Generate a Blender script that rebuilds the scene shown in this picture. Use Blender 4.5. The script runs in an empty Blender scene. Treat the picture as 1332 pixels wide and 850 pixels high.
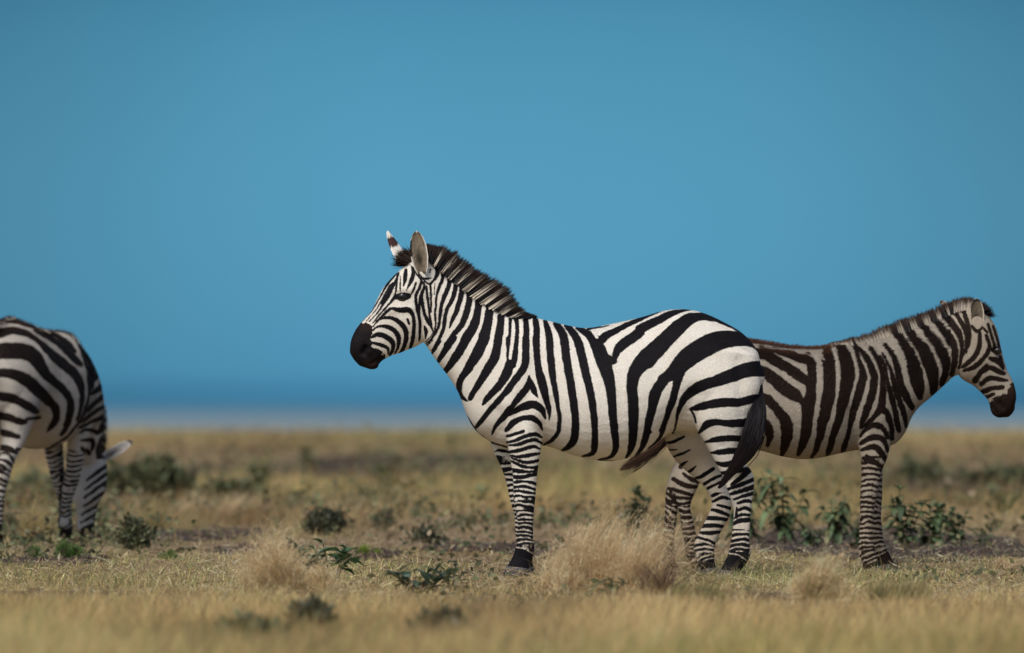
import bpy, math, random
import numpy as np
from mathutils import Vector

# ------------------------------------------------------------------ camera, sky, sun, exposure
SC = bpy.context.scene
COL = SC.collection
DIST = 58.0                                   # metres to the standing zebra
LENS, SENSOR, PXW = 400.0, 36.0, 1332.0
HORIZON = 525.0                               # photo row of the horizon
FOOT = 749.0                                  # photo row of its hooves
S0 = DIST * SENSOR / LENS / PXW               # metres per photo pixel at that distance
CAM_H = (FOOT - HORIZON) * S0
CAM_Y = -DIST

cam_d = bpy.data.cameras.new('camera')
cam_d.lens = LENS; cam_d.sensor_width = SENSOR; cam_d.sensor_fit = 'HORIZONTAL'
cam_d.clip_start = 0.5; cam_d.clip_end = 60000
cam = bpy.data.objects.new('camera', cam_d); COL.objects.link(cam)
cam.location = (0, CAM_Y, CAM_H)
PITCH = math.atan(100 * SENSOR / LENS / PXW)
cam.rotation_euler = (math.pi / 2 + PITCH, 0, 0)
cam_d.dof.use_dof = True
cam_d.dof.focus_distance = DIST - 0.1
cam_d.dof.aperture_fstop = 4.4
SC.camera = cam

SUN_EL, SUN_AZ = math.radians(52), math.radians(205)      # azimuth clockwise from +y
world = bpy.data.worlds.new('World'); SC.world = world; world.use_nodes = True
nt = world.node_tree; nt.nodes.clear()
def N(tree, typ, **kw):
    n = tree.nodes.new(typ)
    for k, v in kw.items(): setattr(n, k, v)
    return n
def ramp(tree, stops, interp='LINEAR'):
    n = N(tree, 'ShaderNodeValToRGB'); n.color_ramp.interpolation = interp
    els = n.color_ramp.elements
    while len(els) > 1: els.remove(els[-1])
    els[0].position = stops[0][0]; els[0].color = (*stops[0][1], 1)
    for p, c in stops[1:]:
        e = els.new(p); e.color = (*c, 1)
    return n
def srgb(r, g, b):
    f = lambda c: c / 12.92 if c <= .04045 else ((c + .055) / 1.055) ** 2.4
    return tuple(f(c / 255) for c in (r, g, b))
EXPOSURE = 0.0
SKY_STRENGTH = 0.12
out = N(nt, 'ShaderNodeOutputWorld'); bg = N(nt, 'ShaderNodeBackground'); bg.inputs[1].default_value = 1.0
sky = N(nt, 'ShaderNodeTexSky', sky_type='NISHITA', sun_disc=False, sun_elevation=SUN_EL, sun_rotation=SUN_AZ,
        air_density=1.0, dust_density=2.5, ozone_density=2.0)
tc = N(nt, 'ShaderNodeTexCoord'); sx = N(nt, 'ShaderNodeSeparateXYZ')
nt.links.new(tc.outputs['Generated'], sx.inputs[0])
scale = N(nt, 'ShaderNodeVectorMath', operation='SCALE'); scale.inputs[3].default_value = SKY_STRENGTH
nt.links.new(sky.outputs[0], scale.inputs[0])
# the dark blue rain cloud bank that stands over the lake, low in the sky
el = N(nt, 'ShaderNodeMapRange'); el.inputs[1].default_value = -0.004; el.inputs[2].default_value = 0.06
nt.links.new(sx.outputs['Z'], el.inputs[0])
SKY_STOPS = [(0.0, srgb(66, 126, 160)), (0.0625, srgb(66, 126, 160)), (0.085, srgb(69, 132, 168)), (0.105, srgb(80, 147, 181)), (0.20, srgb(85, 153, 186)),
             (0.36, srgb(88, 157, 190)), (0.50, srgb(82, 150, 182)), (0.62, srgb(75, 143, 176)), (1.0, srgb(50, 106, 140))]
cr = ramp(nt, SKY_STOPS, 'B_SPLINE')
nt.links.new(el.outputs[0], cr.inputs[0])
# lens vignetting put into the bank's colour: darker either side of the view
az = N(nt, 'ShaderNodeMath', operation='ARCTAN2'); nt.links.new(sx.outputs['X'], az.inputs[0]); nt.links.new(sx.outputs['Y'], az.inputs[1])
az2 = N(nt, 'ShaderNodeMath', operation='ABSOLUTE'); nt.links.new(az.outputs[0], az2.inputs[0])
azr = N(nt, 'ShaderNodeMapRange', interpolation_type='SMOOTHSTEP')
azr.inputs[1].default_value = 0.008; azr.inputs[2].default_value = 0.06; azr.inputs[3].default_value = 1.0; azr.inputs[4].default_value = 0.72
nt.links.new(az2.outputs[0], azr.inputs[0])
noi = N(nt, 'ShaderNodeTexNoise'); noi.inputs['Scale'].default_value = 30.0; noi.inputs['Detail'].default_value = 3
nt.links.new(tc.outputs['Generated'], noi.inputs['Vector'])
nmr = N(nt, 'ShaderNodeMapRange'); nmr.inputs[3].default_value = 0.95; nmr.inputs[4].default_value = 1.05
nt.links.new(noi.outputs[0], nmr.inputs[0])
mul = N(nt, 'ShaderNodeMath', operation='MULTIPLY'); nt.links.new(azr.outputs[0], mul.inputs[0]); nt.links.new(nmr.outputs[0], mul.inputs[1])
bank = N(nt, 'ShaderNodeVectorMath', operation='SCALE'); nt.links.new(cr.outputs[0], bank.inputs[0]); nt.links.new(mul.outputs[0], bank.inputs[3])
top = N(nt, 'ShaderNodeMapRange', interpolation_type='SMOOTHSTEP'); top.inputs[1].default_value = 0.07; top.inputs[2].default_value = 0.30
nt.links.new(sx.outputs['Z'], top.inputs[0])
mix = N(nt, 'ShaderNodeMix', data_type='RGBA'); nt.links.new(top.outputs[0], mix.inputs[0])
nt.links.new(bank.outputs[0], mix.inputs[6]); nt.links.new(scale.outputs[0], mix.inputs[7])
nt.links.new(mix.outputs[2], bg.inputs[0]); nt.links.new(bg.outputs[0], out.inputs[0])

sun_d = bpy.data.lights.new('sun', 'SUN'); sun_d.energy = 2.55; sun_d.angle = math.radians(26); sun_d.color = (1.0, 0.95, 0.88)
sun = bpy.data.objects.new('sun', sun_d); COL.objects.link(sun)
sdir = Vector((math.sin(SUN_AZ) * math.cos(SUN_EL), math.cos(SUN_AZ) * math.cos(SUN_EL), math.sin(SUN_EL)))
sun.rotation_euler = sdir.to_track_quat('Z', 'Y').to_euler()
sun.location = (0, 0, 50)
SC.view_settings.view_transform = 'Standard'; SC.view_settings.look = 'None'
SC.view_settings.gamma = 1.0; SC.view_settings.exposure = EXPOSURE; SC.view_settings.use_curve_mapping = False

# ------------------------------------------------------------------ helpers
RNG = np.random.default_rng(11)
def dist_at(py): return DIST * (FOOT - HORIZON) / (py - HORIZON)
def ground_at(px, py):
    d = dist_at(py)
    return ((px - 666) * d * SENSOR / LENS / PXW, d + CAM_Y)
def scale_at(py): return dist_at(py) * SENSOR / LENS / PXW

def hash2(i, j, k=0, seed=0):
    h = (i.astype(np.int64) * 374761393 + j.astype(np.int64) * 668265263 + np.int64(k) * 2147483647 + seed * 974711) & 0xffffffff
    h = ((h ^ (h >> 13)) * 1274126177) & 0xffffffff
    return ((h ^ (h >> 16)) & 0xffff) / 65535.0
def vnoise(x, y, seed=0):
    i = np.floor(x); j = np.floor(y); fx = x - i; fy = y - j
    fx = fx * fx * (3 - 2 * fx); fy = fy * fy * (3 - 2 * fy)
    a = hash2(i, j, 0, seed); b = hash2(i + 1, j, 0, seed); c = hash2(i, j + 1, 0, seed); d = hash2(i + 1, j + 1, 0, seed)
    return (a * (1 - fx) + b * fx) * (1 - fy) + (c * (1 - fx) + d * fx) * fy
def fnoise(x, y, seed=0, oct=3):
    r = 0; a = .5; t = 0
    for o in range(oct):
        r = r + a * vnoise(x * 2 ** o, y * 2 ** o, seed + o * 17); t += a; a *= .5
    return r / t

def make_mesh(name, verts, loops, counts, mat, parent=None, attrs=None, smooth=True):
    """verts (N,3), loops flat vertex indices, counts per-polygon corner count (int or array)"""
    me = bpy.data.meshes.new(name)
    verts = np.asarray(verts, np.float32); loops = np.asarray(loops, np.int32).ravel()
    if np.isscalar(counts): counts = np.full(len(loops) // counts, counts, np.int32)
    me.vertices.add(len(verts)); me.vertices.foreach_set('co', verts.ravel())
    me.loops.add(len(loops)); me.loops.foreach_set('vertex_index', loops)
    me.polygons.add(len(counts))
    st = np.concatenate([[0], np.cumsum(counts)[:-1]]).astype(np.int32)
    me.polygons.foreach_set('loop_start', st)
    me.update(calc_edges=True)
    me.polygons.foreach_set('use_smooth', np.full(len(counts), smooth))
    for an, (typ, arr) in (attrs or {}).items():
        a = me.attributes.new(an, typ, 'POINT')
        arr = np.asarray(arr, np.float32)
        if typ == 'FLOAT_COLOR':
            arr = np.concatenate([arr, np.ones((len(arr), 1), np.float32)], 1)
            a.data.foreach_set('color', arr.ravel())
        else: a.data.foreach_set('value', arr.ravel())
    me.validate()
    o = bpy.data.objects.new(name, me); COL.objects.link(o)
    if mat: me.materials.append(mat)
    if parent is not None: o.parent = parent
    return o
def empty(name, loc, label, cat, rz=0, group=None):
    o = bpy.data.objects.new(name, None); COL.objects.link(o)
    o.location = loc; o.rotation_euler = (0, 0, rz); o.empty_display_size = .2
    tag(o, label, cat, group); return o
def tag(o, label=None, cat=None, group=None, kind=None):
    if label: o['label'] = label
    if cat: o['category'] = cat
    if group: o['group'] = group
    if kind: o['kind'] = kind

def catmull(P, n):
    """P (M,k) -> smooth curve through the rows with n steps per span"""
    P = np.asarray(P, float); M = len(P)
    if M < 3:
        t = np.linspace(0, 1, n + 1)[:, None]; return P[0] * (1 - t) + P[-1] * t
    Q = np.concatenate([[2 * P[0] - P[1]], P, [2 * P[-1] - P[-2]]])
    outp = []
    for i in range(M - 1):
        p0, p1, p2, p3 = Q[i:i + 4]
        for t in np.arange(n) / n:
            outp.append(.5 * (2 * p1 + (p2 - p0) * t + (2 * p0 - 5 * p1 + 4 * p2 - p3) * t * t + (3 * p1 - p0 - 3 * p2 + p3) * t ** 3))
    outp.append(P[-1]); return np.array(outp)

# ------------------------------------------------------------------ materials
def new_mat(name):
    m = bpy.data.materials.new(name); m.use_nodes = True
    t = m.node_tree; t.nodes.clear()
    o = N(t, 'ShaderNodeOutputMaterial'); b = N(t, 'ShaderNodeBsdfPrincipled')
    t.links.new(b.outputs[0], o.inputs[0]); return m, t, b
def attr_mat(name, rough=.75, trans=0.0, spec=.25, noise_scale=0, noise_amt=.2):
    """colour stored per strand / blade / leaf"""
    m, t, b = new_mat(name)
    a = N(t, 'ShaderNodeAttribute', attribute_name='tint')
    src = a.outputs['Color']
    if noise_scale:
        tcn = N(t, 'ShaderNodeTexCoord'); nz = N(t, 'ShaderNodeTexNoise'); nz.inputs['Scale'].default_value = noise_scale
        nz.inputs['Detail'].default_value = 4
        t.links.new(tcn.outputs['Object'], nz.inputs['Vector'])
        mr = N(t, 'ShaderNodeMapRange'); mr.inputs[3].default_value = 1 - noise_amt; mr.inputs[4].default_value = 1 + noise_amt
        t.links.new(nz.outputs[0], mr.inputs[0])
        sc = N(t, 'ShaderNodeVectorMath', operation='SCALE'); t.links.new(src, sc.inputs[0]); t.links.new(mr.outputs[0], sc.inputs[3])
        src = sc.outputs[0]
    t.links.new(src, b.inputs['Base Color'])
    b.inputs['Roughness'].default_value = rough; b.inputs['Specular IOR Level'].default_value = spec
    if trans:
        tr = N(t, 'ShaderNodeBsdfTranslucent'); t.links.new(src, tr.inputs[0])
        mx = N(t, 'ShaderNodeMixShader'); mx.inputs[0].default_value = trans
        t.links.new(b.outputs[0], mx.inputs[1]); t.links.new(tr.outputs[0], mx.inputs[2])
        t.links.new(mx.outputs[0], [n for n in t.nodes if n.type == 'OUTPUT_MATERIAL'][0].inputs[0])
    return m
def zebra_mat(name, white, white2, black, soft):
    """coat: the stripe field is stored on the mesh (negative inside a dark stripe); fur breaks its edge"""
    m, t, b = new_mat(name); L = t.links.new
    A = lambda n: N(t, 'ShaderNodeAttribute', attribute_name=n).outputs['Fac']
    tcn = N(t, 'ShaderNodeTexCoord')
    def noise(scale, detail=3, vec=None, rough=.6):
        n = N(t, 'ShaderNodeTexNoise'); n.inputs['Scale'].default_value = scale; n.inputs['Detail'].default_value = detail
        n.inputs['Roughness'].default_value = rough
        L(vec or tcn.outputs['Object'], n.inputs['Vector']); return n.outputs[0]
    mp = N(t, 'ShaderNodeMapping'); mp.inputs['Scale'].default_value = (1, 1, .35); L(tcn.outputs['Object'], mp.inputs[0])
    fur = noise(260, 3, mp.outputs[0]); fur2 = noise(90, 2, mp.outputs[0])
    def mth(op, a, bb, c=None):
        n = N(t, 'ShaderNodeMath', operation=op)
        for i, v in enumerate((a, bb, c)):
            if v is None: continue
            if isinstance(v, (int, float)): n.inputs[i].default_value = v
            else: L(v, n.inputs[i])
        return n.outputs[0]
    edge = mth('MULTIPLY_ADD', mth('SUBTRACT', fur, .5), 1.6 * soft, A('stripe'))
    edge = mth('MULTIPLY_ADD', mth('SUBTRACT', fur2, .5), 1.2 * soft, edge)
    mr = N(t, 'ShaderNodeMapRange', interpolation_type='SMOOTHSTEP'); mr.inputs[1].default_value = -.55 * soft; mr.inputs[2].default_value = .55 * soft
    L(edge, mr.inputs[0])
    def mix(f, a, c):
        n = N(t, 'ShaderNodeMix', data_type='RGBA')
        for i, v in ((0, f), (6, a), (7, c)):
            if isinstance(v, tuple): n.inputs[i].default_value = (*v, 1)
            elif isinstance(v, (int, float)): n.inputs[i].default_value = v
            else: L(v, n.inputs[i])
        return n.outputs[2]
    dirt = N(t, 'ShaderNodeMapRange'); dirt.inputs[1].default_value = .35; dirt.inputs[2].default_value = .7
    L(noise(7, 5), dirt.inputs[0])
    w = mix(dirt.outputs[0], white, white2)
    w = mix(A('dust'), w, (.36, .27, .17))                       # dust-coloured hair (legs, groin)
    fine = N(t, 'ShaderNodeMapRange'); fine.inputs[1].default_value = .3; fine.inputs[2].default_value = .7; fine.inputs[3].default_value = .86; fine.inputs[4].default_value = 1.1
    L(fur, fine.inputs[0])
    wv = N(t, 'ShaderNodeVectorMath', operation='SCALE'); L(w, wv.inputs[0]); L(fine.outputs[0], wv.inputs[3])
    k = mix(A('brown'), black, (.085, .036, .018))
    k = mix(noise(30, 3), k, tuple(c * 1.7 for c in black))
    c = mix(mr.outputs[0], k, wv.outputs[0])
    L(c, b.inputs['Base Color'])
    b.inputs['Roughness'].default_value = .6; b.inputs['Specular IOR Level'].default_value = .06
    bp = N(t, 'ShaderNodeBump'); bp.inputs['Strength'].default_value = .35; bp.inputs['Distance'].default_value = .006
    L(mth('ADD', fur, mth('MULTIPLY', fur2, .8)), bp.inputs['Height']); L(bp.outputs[0], b.inputs['Normal'])
    return m
def plain_mat(name, col, col2, rough=.6, scale=40, spec=.4, coat=0):
    m, t, b = new_mat(name)
    tcn = N(t, 'ShaderNodeTexCoord'); nz = N(t, 'ShaderNodeTexNoise'); nz.inputs['Scale'].default_value = scale; nz.inputs['Detail'].default_value = 5
    t.links.new(tcn.outputs['Object'], nz.inputs['Vector'])
    r = ramp(t, [(.35, col), (.65, col2)]); t.links.new(nz.outputs[0], r.inputs[0]); t.links.new(r.outputs[0], b.inputs['Base Color'])
    b.inputs['Roughness'].default_value = rough; b.inputs['Specular IOR Level'].default_value = spec; b.inputs['Coat Weight'].default_value = coat
    bp = N(t, 'ShaderNodeBump'); bp.inputs['Strength'].default_value = .3; bp.inputs['Distance'].default_value = .01
    t.links.new(nz.outputs[0], bp.inputs['Height']); t.links.new(bp.outputs[0], b.inputs['Normal'])
    return m
M_COAT = zebra_mat('zebra_coat', (.80, .755, .67), (.70, .63, .52), (.006, .006, .0075), 1.1)
M_COAT_BROWN = zebra_mat('young_zebra_coat', (.42, .36, .285), (.32, .26, .19), (.015, .009, .0065), 1.7)  # brown tinge, and pale hair darkened to paint in a shaded look
M_COAT_SHADE = zebra_mat('grazing_zebra_coat_shaded', (.52, .475, .415), (.42, .37, .30), (.010, .008, .007), 1.4)  # shade put into the coat colour: whites greyer than the standing zebra's
M_FUR = attr_mat('zebra_fur', .65, 0, .06)
M_HAIR = attr_mat('zebra_hair', .5, 0, .12)
M_EAR = attr_mat('zebra_ear', .8, 0, .15, 160, .35)
M_EYE = plain_mat('zebra_eye', (.004, .003, .0025), (.012, .006, .004), .06, 60, .5, .3)
M_HOOF = plain_mat('zebra_hoof', (.03, .027, .026), (.085, .078, .072), .55, 60)
M_GRASS = attr_mat('grass_blade', .8, .3, .2)
M_LEAF = attr_mat('leaf', .55, .25, .35, 120, .25)
M_TWIG = attr_mat('twig', .85, 0, .1)
M_SOIL = plain_mat('dark_soil', (.026, .019, .017), (.065, .047, .038), .95, 14, .1)
M_CLOD = plain_mat('soil_clod', (.032, .023, .02), (.085, .06, .048), .95, 40, .1)

# ------------------------------------------------------------------ setting
def ground_material():
    m, t, b = new_mat('savanna_ground'); L = t.links.new
    g = N(t, 'ShaderNodeNewGeometry')
    def nz(scale, detail, sx=1, sy=1):
        mp = N(t, 'ShaderNodeMapping'); mp.inputs['Scale'].default_value = (sx, sy, 1); L(g.outputs['Position'], mp.inputs[0])
        n = N(t, 'ShaderNodeTexNoise'); n.inputs['Scale'].default_value = scale; n.inputs['Detail'].default_value = detail; L(mp.outputs[0], n.inputs['Vector'])
        return n.outputs[0]
    r1 = ramp(t, [(.30, (.16, .105, .07)), (.48, (.30, .225, .12)), (.62, (.40, .31, .165)), (.8, (.27, .25, .10))])
    L(nz(.06, 5, 1, .35), r1.inputs[0])
    r2 = ramp(t, [(.3, (.55, .52, .5)), (.7, (1.15, 1.12, 1.1))]); L(nz(9, 6), r2.inputs[0])
    mx = N(t, 'ShaderNodeMix', data_type='RGBA', blend_type='MULTIPLY'); mx.inputs[0].default_value = 1
    L(r1.outputs[0], mx.inputs[6]); L(r2.outputs[0], mx.inputs[7]); L(mx.outputs[2], b.inputs['Base Color'])
    b.inputs['Roughness'].default_value = .95; b.inputs['Specular IOR Level'].default_value = .1
    bp = N(t, 'ShaderNodeBump'); bp.inputs['Strength'].default_value = .6; bp.inputs['Distance'].default_value = .05
    L(nz(12, 6), bp.inputs['Height']); L(bp.outputs[0], b.inputs['Normal'])
    return m
def sheet(name, x0, x1, y0, y1, z, mat, ny=1, nx=1):
    xs = np.linspace(x0, x1, nx + 1); ys = np.linspace(y0, y1, ny + 1)
    X, Y = np.meshgrid(xs, ys); V = np.stack([X, Y, np.full_like(X, z)], -1).reshape(-1, 3)
    f = []
    for j in range(ny):
        for i in range(nx):
            a = j * (nx + 1) + i; f.append((a, a + 1, a + nx + 2, a + nx + 1))
    o = make_mesh(name, V, np.array(f), 4, mat); tag(o, kind='structure'); return o
Y_SHORE = dist_at(561) + CAM_Y
Y_LAKE = dist_at(540) + CAM_Y
sheet('ground', -30000, 30000, -200, 40000, 0, ground_material())
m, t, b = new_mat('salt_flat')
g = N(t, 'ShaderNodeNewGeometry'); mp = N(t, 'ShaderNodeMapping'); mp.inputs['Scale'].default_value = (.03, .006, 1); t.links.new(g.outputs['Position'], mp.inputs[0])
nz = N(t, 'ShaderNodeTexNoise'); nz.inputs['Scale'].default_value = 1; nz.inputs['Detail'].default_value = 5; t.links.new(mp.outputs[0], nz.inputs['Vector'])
# silt and pale mud, with horizon haze painted in as a fade by distance
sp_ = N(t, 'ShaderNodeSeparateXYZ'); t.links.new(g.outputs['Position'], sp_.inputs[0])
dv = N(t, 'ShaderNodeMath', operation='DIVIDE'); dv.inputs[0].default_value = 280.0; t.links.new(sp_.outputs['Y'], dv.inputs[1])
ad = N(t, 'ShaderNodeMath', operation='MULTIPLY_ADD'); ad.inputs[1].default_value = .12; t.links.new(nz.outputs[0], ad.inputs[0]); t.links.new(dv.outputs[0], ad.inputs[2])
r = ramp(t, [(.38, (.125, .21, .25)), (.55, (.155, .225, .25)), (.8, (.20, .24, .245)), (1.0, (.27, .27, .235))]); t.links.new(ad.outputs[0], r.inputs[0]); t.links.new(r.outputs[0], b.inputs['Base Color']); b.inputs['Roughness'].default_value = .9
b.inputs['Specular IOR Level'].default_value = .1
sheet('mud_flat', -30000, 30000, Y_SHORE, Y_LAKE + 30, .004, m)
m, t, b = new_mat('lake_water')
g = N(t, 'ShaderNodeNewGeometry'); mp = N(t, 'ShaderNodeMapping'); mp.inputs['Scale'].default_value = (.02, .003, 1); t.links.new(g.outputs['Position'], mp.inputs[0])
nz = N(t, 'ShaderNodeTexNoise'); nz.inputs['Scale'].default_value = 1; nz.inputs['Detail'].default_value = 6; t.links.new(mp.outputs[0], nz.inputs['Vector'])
# shallows to deep blue water; the pale end also paints in horizon haze
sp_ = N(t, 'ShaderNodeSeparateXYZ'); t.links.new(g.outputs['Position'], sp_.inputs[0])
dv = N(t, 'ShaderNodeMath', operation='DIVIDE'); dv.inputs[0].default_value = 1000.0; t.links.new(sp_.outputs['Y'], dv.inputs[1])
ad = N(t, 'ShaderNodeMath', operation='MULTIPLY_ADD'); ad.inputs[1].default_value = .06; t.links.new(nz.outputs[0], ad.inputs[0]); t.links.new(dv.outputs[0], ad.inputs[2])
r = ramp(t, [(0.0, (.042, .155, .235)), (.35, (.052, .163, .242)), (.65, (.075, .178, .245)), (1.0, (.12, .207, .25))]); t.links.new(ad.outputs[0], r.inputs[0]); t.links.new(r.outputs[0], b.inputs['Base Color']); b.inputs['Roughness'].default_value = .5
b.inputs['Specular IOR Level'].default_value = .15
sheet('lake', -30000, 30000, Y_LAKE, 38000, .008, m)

# bare dark soil lying open between the grass: (photo centre x, row, half width px, row half extent)
SOIL = [(1150, 709, 190, 24), (700, 716, 60, 8), (330, 716, 60, 6), (60, 731, 75, 7), (610, 713, 60, 7), (480, 722, 45, 7), (250, 696, 110, 9), (1290, 640, 120, 20),
        (420, 612, 180, 10), (640, 620, 120, 9), (90, 640, 110, 8), (1010, 778, 45, 4), (80, 775, 110, 4), (850, 640, 60, 6), (1210, 620, 150, 12), (540, 600, 160, 7)]
SOIL_W = []
for (cx, cy, hw, hr) in SOIL:
    x, y0 = ground_at(cx, cy + hr); _, y1 = ground_at(cx, cy - hr)
    s = scale_at(cy); SOIL_W.append(((cx - 666) * s, (y0 + y1) / 2, hw * s, (y1 - y0) / 2))
def soil_mask(x, y):
    """1 inside an open soil patch"""
    r = np.zeros_like(x)
    for k, (cx, cy, rx, ry) in enumerate(SOIL_W):
        q = np.sqrt(((x - cx) / rx) ** 2 + ((y - cy) / ry) ** 2)
        q = q + .5 * (fnoise(x * 2.2, y * .35, 40 + k) - .5) * 2
        r = np.maximum(r, np.clip((1.05 - q) / .25, 0, 1))
    return r
for k, (cx, cy, rx, ry) in enumerate(SOIL_W):
    n = 56; a = np.linspace(0, 2 * math.pi, n, endpoint=False)
    rr = .95 + .25 * (fnoise(np.cos(a) * 2 + k * 7, np.sin(a) * 2, 5) - .5) * 2
    P = np.stack([cx + rx * rr * np.cos(a), cy + ry * rr * np.sin(a), np.full(n, .004 + .0004 * k)], 1)
    o = make_mesh('bare_soil', P, np.arange(n), n, M_SOIL); tag(o, kind='structure')

# ------------------------------------------------------------------ strands: grass, hair
def strands(roots, tips, bend, width, c_root, c_tip, seg=2, mix_at=.5, mix_w=.5):
    """flat tapered blades; bend is the offset of the middle; returns verts, quads/tris loops, counts, tint"""
    n = len(roots)
    d = tips - roots
    side = np.stack([d[:, 1] * 0 + 1, RNG.normal(0, .5, n), RNG.normal(0, .15, n)], 1)
    dn = d / (np.linalg.norm(d, axis=1, keepdims=True) + 1e-9)
    side = side - dn * (side * dn).sum(1, keepdims=True)
    side /= np.linalg.norm(side, axis=1, keepdims=True) + 1e-9
    V = []; T = []
    for k in range(seg + 1):
        u = k / seg
        c = roots + d * u + bend * (4 * u * (1 - u) * .5 + 0) 
        w = (width * (1 - u) ** .7)[:, None] * side * .5
        f = np.clip((u - mix_at + mix_w / 2) / mix_w, 0, 1); f = f * f * (3 - 2 * f)
        if np.ndim(f): f = f[:, None]
        col = c_root * (1 - f) + c_tip * f
        if k < seg:
            V += [c - w, c + w]; T += [col, col]
        else: V += [c]; T += [col]
    nv = 2 * seg + 1
    V = np.stack(V, 1).reshape(-1, 3); T = np.stack(T, 1).reshape(-1, 3)
    base = (np.arange(n) * nv)[:, None]
    loops = []; 
    quads = np.concatenate([base + np.array([2 * k, 2 * k + 1, 2 * k + 3, 2 * k + 2]) for k in range(seg - 1)], 1).reshape(-1, 4) if seg > 1 else np.zeros((0, 4), int)
    tris = (base + np.array([2 * seg - 2, 2 * seg - 1, 2 * seg])).reshape(-1, 3)
    return V, quads, tris, T
def strand_obj(name, parts, mat, parent=None):
    V = []; Q = []; Tr = []; C = []; off = 0
    for (v, q, tr, c) in parts:
        V.append(v); Q.append(q + off); Tr.append(tr + off); C.append(c); off += len(v)
    V = np.concatenate(V); Q = np.concatenate(Q); Tr = np.concatenate(Tr); C = np.concatenate(C)
    loops = np.concatenate([Q.ravel(), Tr.ravel()]); counts = np.concatenate([np.full(len(Q), 4), np.full(len(Tr), 3)])
    return make_mesh(name, V, loops, counts.astype(np.int32), mat, parent, {'tint': ('FLOAT_COLOR', np.clip(C, 0, 1))}, smooth=False)

# ------------------------------------------------------------------ zebra builder
RING = 40
def loft_mesh(rings, sub=4):
    """rings: (x1,z1, x2,z2, half width, lateral centre, egg) from one end to the other -> closed tube"""
    R = catmull(rings, sub)
    a = np.linspace(0, 2 * math.pi, RING, endpoint=False)
    v = np.cos(a); u = np.sin(a)
    u = np.sign(u) * np.abs(u) ** .92
    V = []
    for r in R:
        cx, cz = (r[0] + r[2]) / 2, (r[1] + r[3]) / 2; hx, hz = (r[0] - r[2]) / 2, (r[1] - r[3]) / 2
        V.append(np.stack([cx + hx * v, r[5] + r[4] * u * (1 - r[6] * v), cz + hz * v], 1))
    # rounded ends
    def cap(ring, nxt):
        c = ring.mean(0); dirv = c - nxt.mean(0); dirv /= np.linalg.norm(dirv) + 1e-9
        rad = np.min(np.linalg.norm(ring - c, axis=1))
        return c + (ring - c) * .72 + dirv * rad * .35, c + dirv * rad * .5
    c0, p0 = cap(V[0], V[1]); c1, p1 = cap(V[-1], V[-2])
    V = [c0] + V + [c1]; n = len(V)
    P = np.concatenate(V + [p0[None], p1[None]])
    F = []
    for i in range(n - 1):
        for j in range(RING):
            k = (j + 1) % RING
            F.append((i * RING + j, i * RING + k, (i + 1) * RING + k, (i + 1) * RING + j))
    T = []
    for j in range(RING):
        k = (j + 1) % RING
        T.append((n * RING, k, j)); T.append((n * RING + 1, (n - 1) * RING + j, (n - 1) * RING + k))
    return P, np.array(F), np.array(T)
def fuse(lofts, voxel):
    """union of the tubes as one continuous skin"""
    V = []; Q = []; T = []; off = 0
    for (p, f, t) in lofts:
        V.append(p); Q.append(f + off); T.append(t + off); off += len(p)
    V = np.concatenate(V); Q = np.concatenate(Q); T = np.concatenate(T)
    o = make_mesh('skin', V, np.concatenate([Q.ravel(), T.ravel()]), np.concatenate([np.full(len(Q), 4), np.full(len(T), 3)]).astype(np.int32), None)
    md = o.modifiers.new('remesh', 'REMESH'); md.mode = 'VOXEL'; md.voxel_size = voxel; md.adaptivity = 0
    sm = o.modifiers.new('smooth', 'SMOOTH'); sm.factor = .5; sm.iterations = 7
    dg = bpy.context.evaluated_depsgraph_get(); ev = o.evaluated_get(dg)
    me = bpy.data.meshes.new_from_object(ev)
    bpy.data.objects.remove(o)
    return me
def seg_dist(P, pts):
    """distance from points P (N,k) to a polyline with per-point half width; returns signed distance to its edge"""
    best = np.full(len(P), 1e9)
    for a, b in zip(pts[:-1], pts[1:]):
        ab = b[:-1] - a[:-1]; L2 = (ab * ab).sum() + 1e-9
        t = np.clip(((P - a[:-1]) @ ab) / L2, 0, 1)
        d = np.linalg.norm(P - (a[:-1] + t[:, None] * ab), axis=1) - (a[-1] + t * (b[-1] - a[-1]))
        best = np.minimum(best, d)
    return best
def poly_sd(P, poly):
    poly = np.asarray(poly, float); n = len(poly); d = np.full(len(P), 1e9); ins = np.zeros(len(P), bool)
    for i in range(n):
        a = poly[i]; b = poly[(i + 1) % n]; ab = b - a
        t = np.clip(((P - a) @ ab) / ((ab * ab).sum() + 1e-9), 0, 1)
        d = np.minimum(d, np.linalg.norm(P - (a + t[:, None] * ab), axis=1))
        c = ((a[1] > P[:, 1]) != (b[1] > P[:, 1]))
        with np.errstate(divide='ignore', invalid='ignore'):
            ins ^= c & (P[:, 0] < (b[0] - a[0]) * (P[:, 1] - a[1]) / (b[1] - a[1] + 1e-12) + a[0])
    return np.where(ins, -d, d)
FAR = 25.0
def paint(D, P, strokes, light=False):
    for st in strokes:
        st = np.array(st, float); c = st.copy(); c[:, 2] *= .5
        pts = catmull(c, 4) if len(c) > 2 else c
        pts[:, 2] = np.maximum(pts[:, 2], .3)
        m = pts[:, 2].max() + FAR
        k = np.where((P[:, 0] > pts[:, 0].min() - m) & (P[:, 0] < pts[:, 0].max() + m) & (P[:, 1] > pts[:, 1].min() - m) & (P[:, 1] < pts[:, 1].max() + m))[0]
        if len(k) == 0: continue
        d = seg_dist(P[k], pts)
        D[k] = np.maximum(D[k], -d) if light else np.minimum(D[k], d)
    return D
def Z(ox, oy, sc, *strokes):
    """strokes traced on an enlarged piece of the flank, scaled back to body pixels"""
    return [[(ox + x / sc, oy + y / sc, w / sc) for (x, y, w) in s] for s in strokes]
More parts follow.
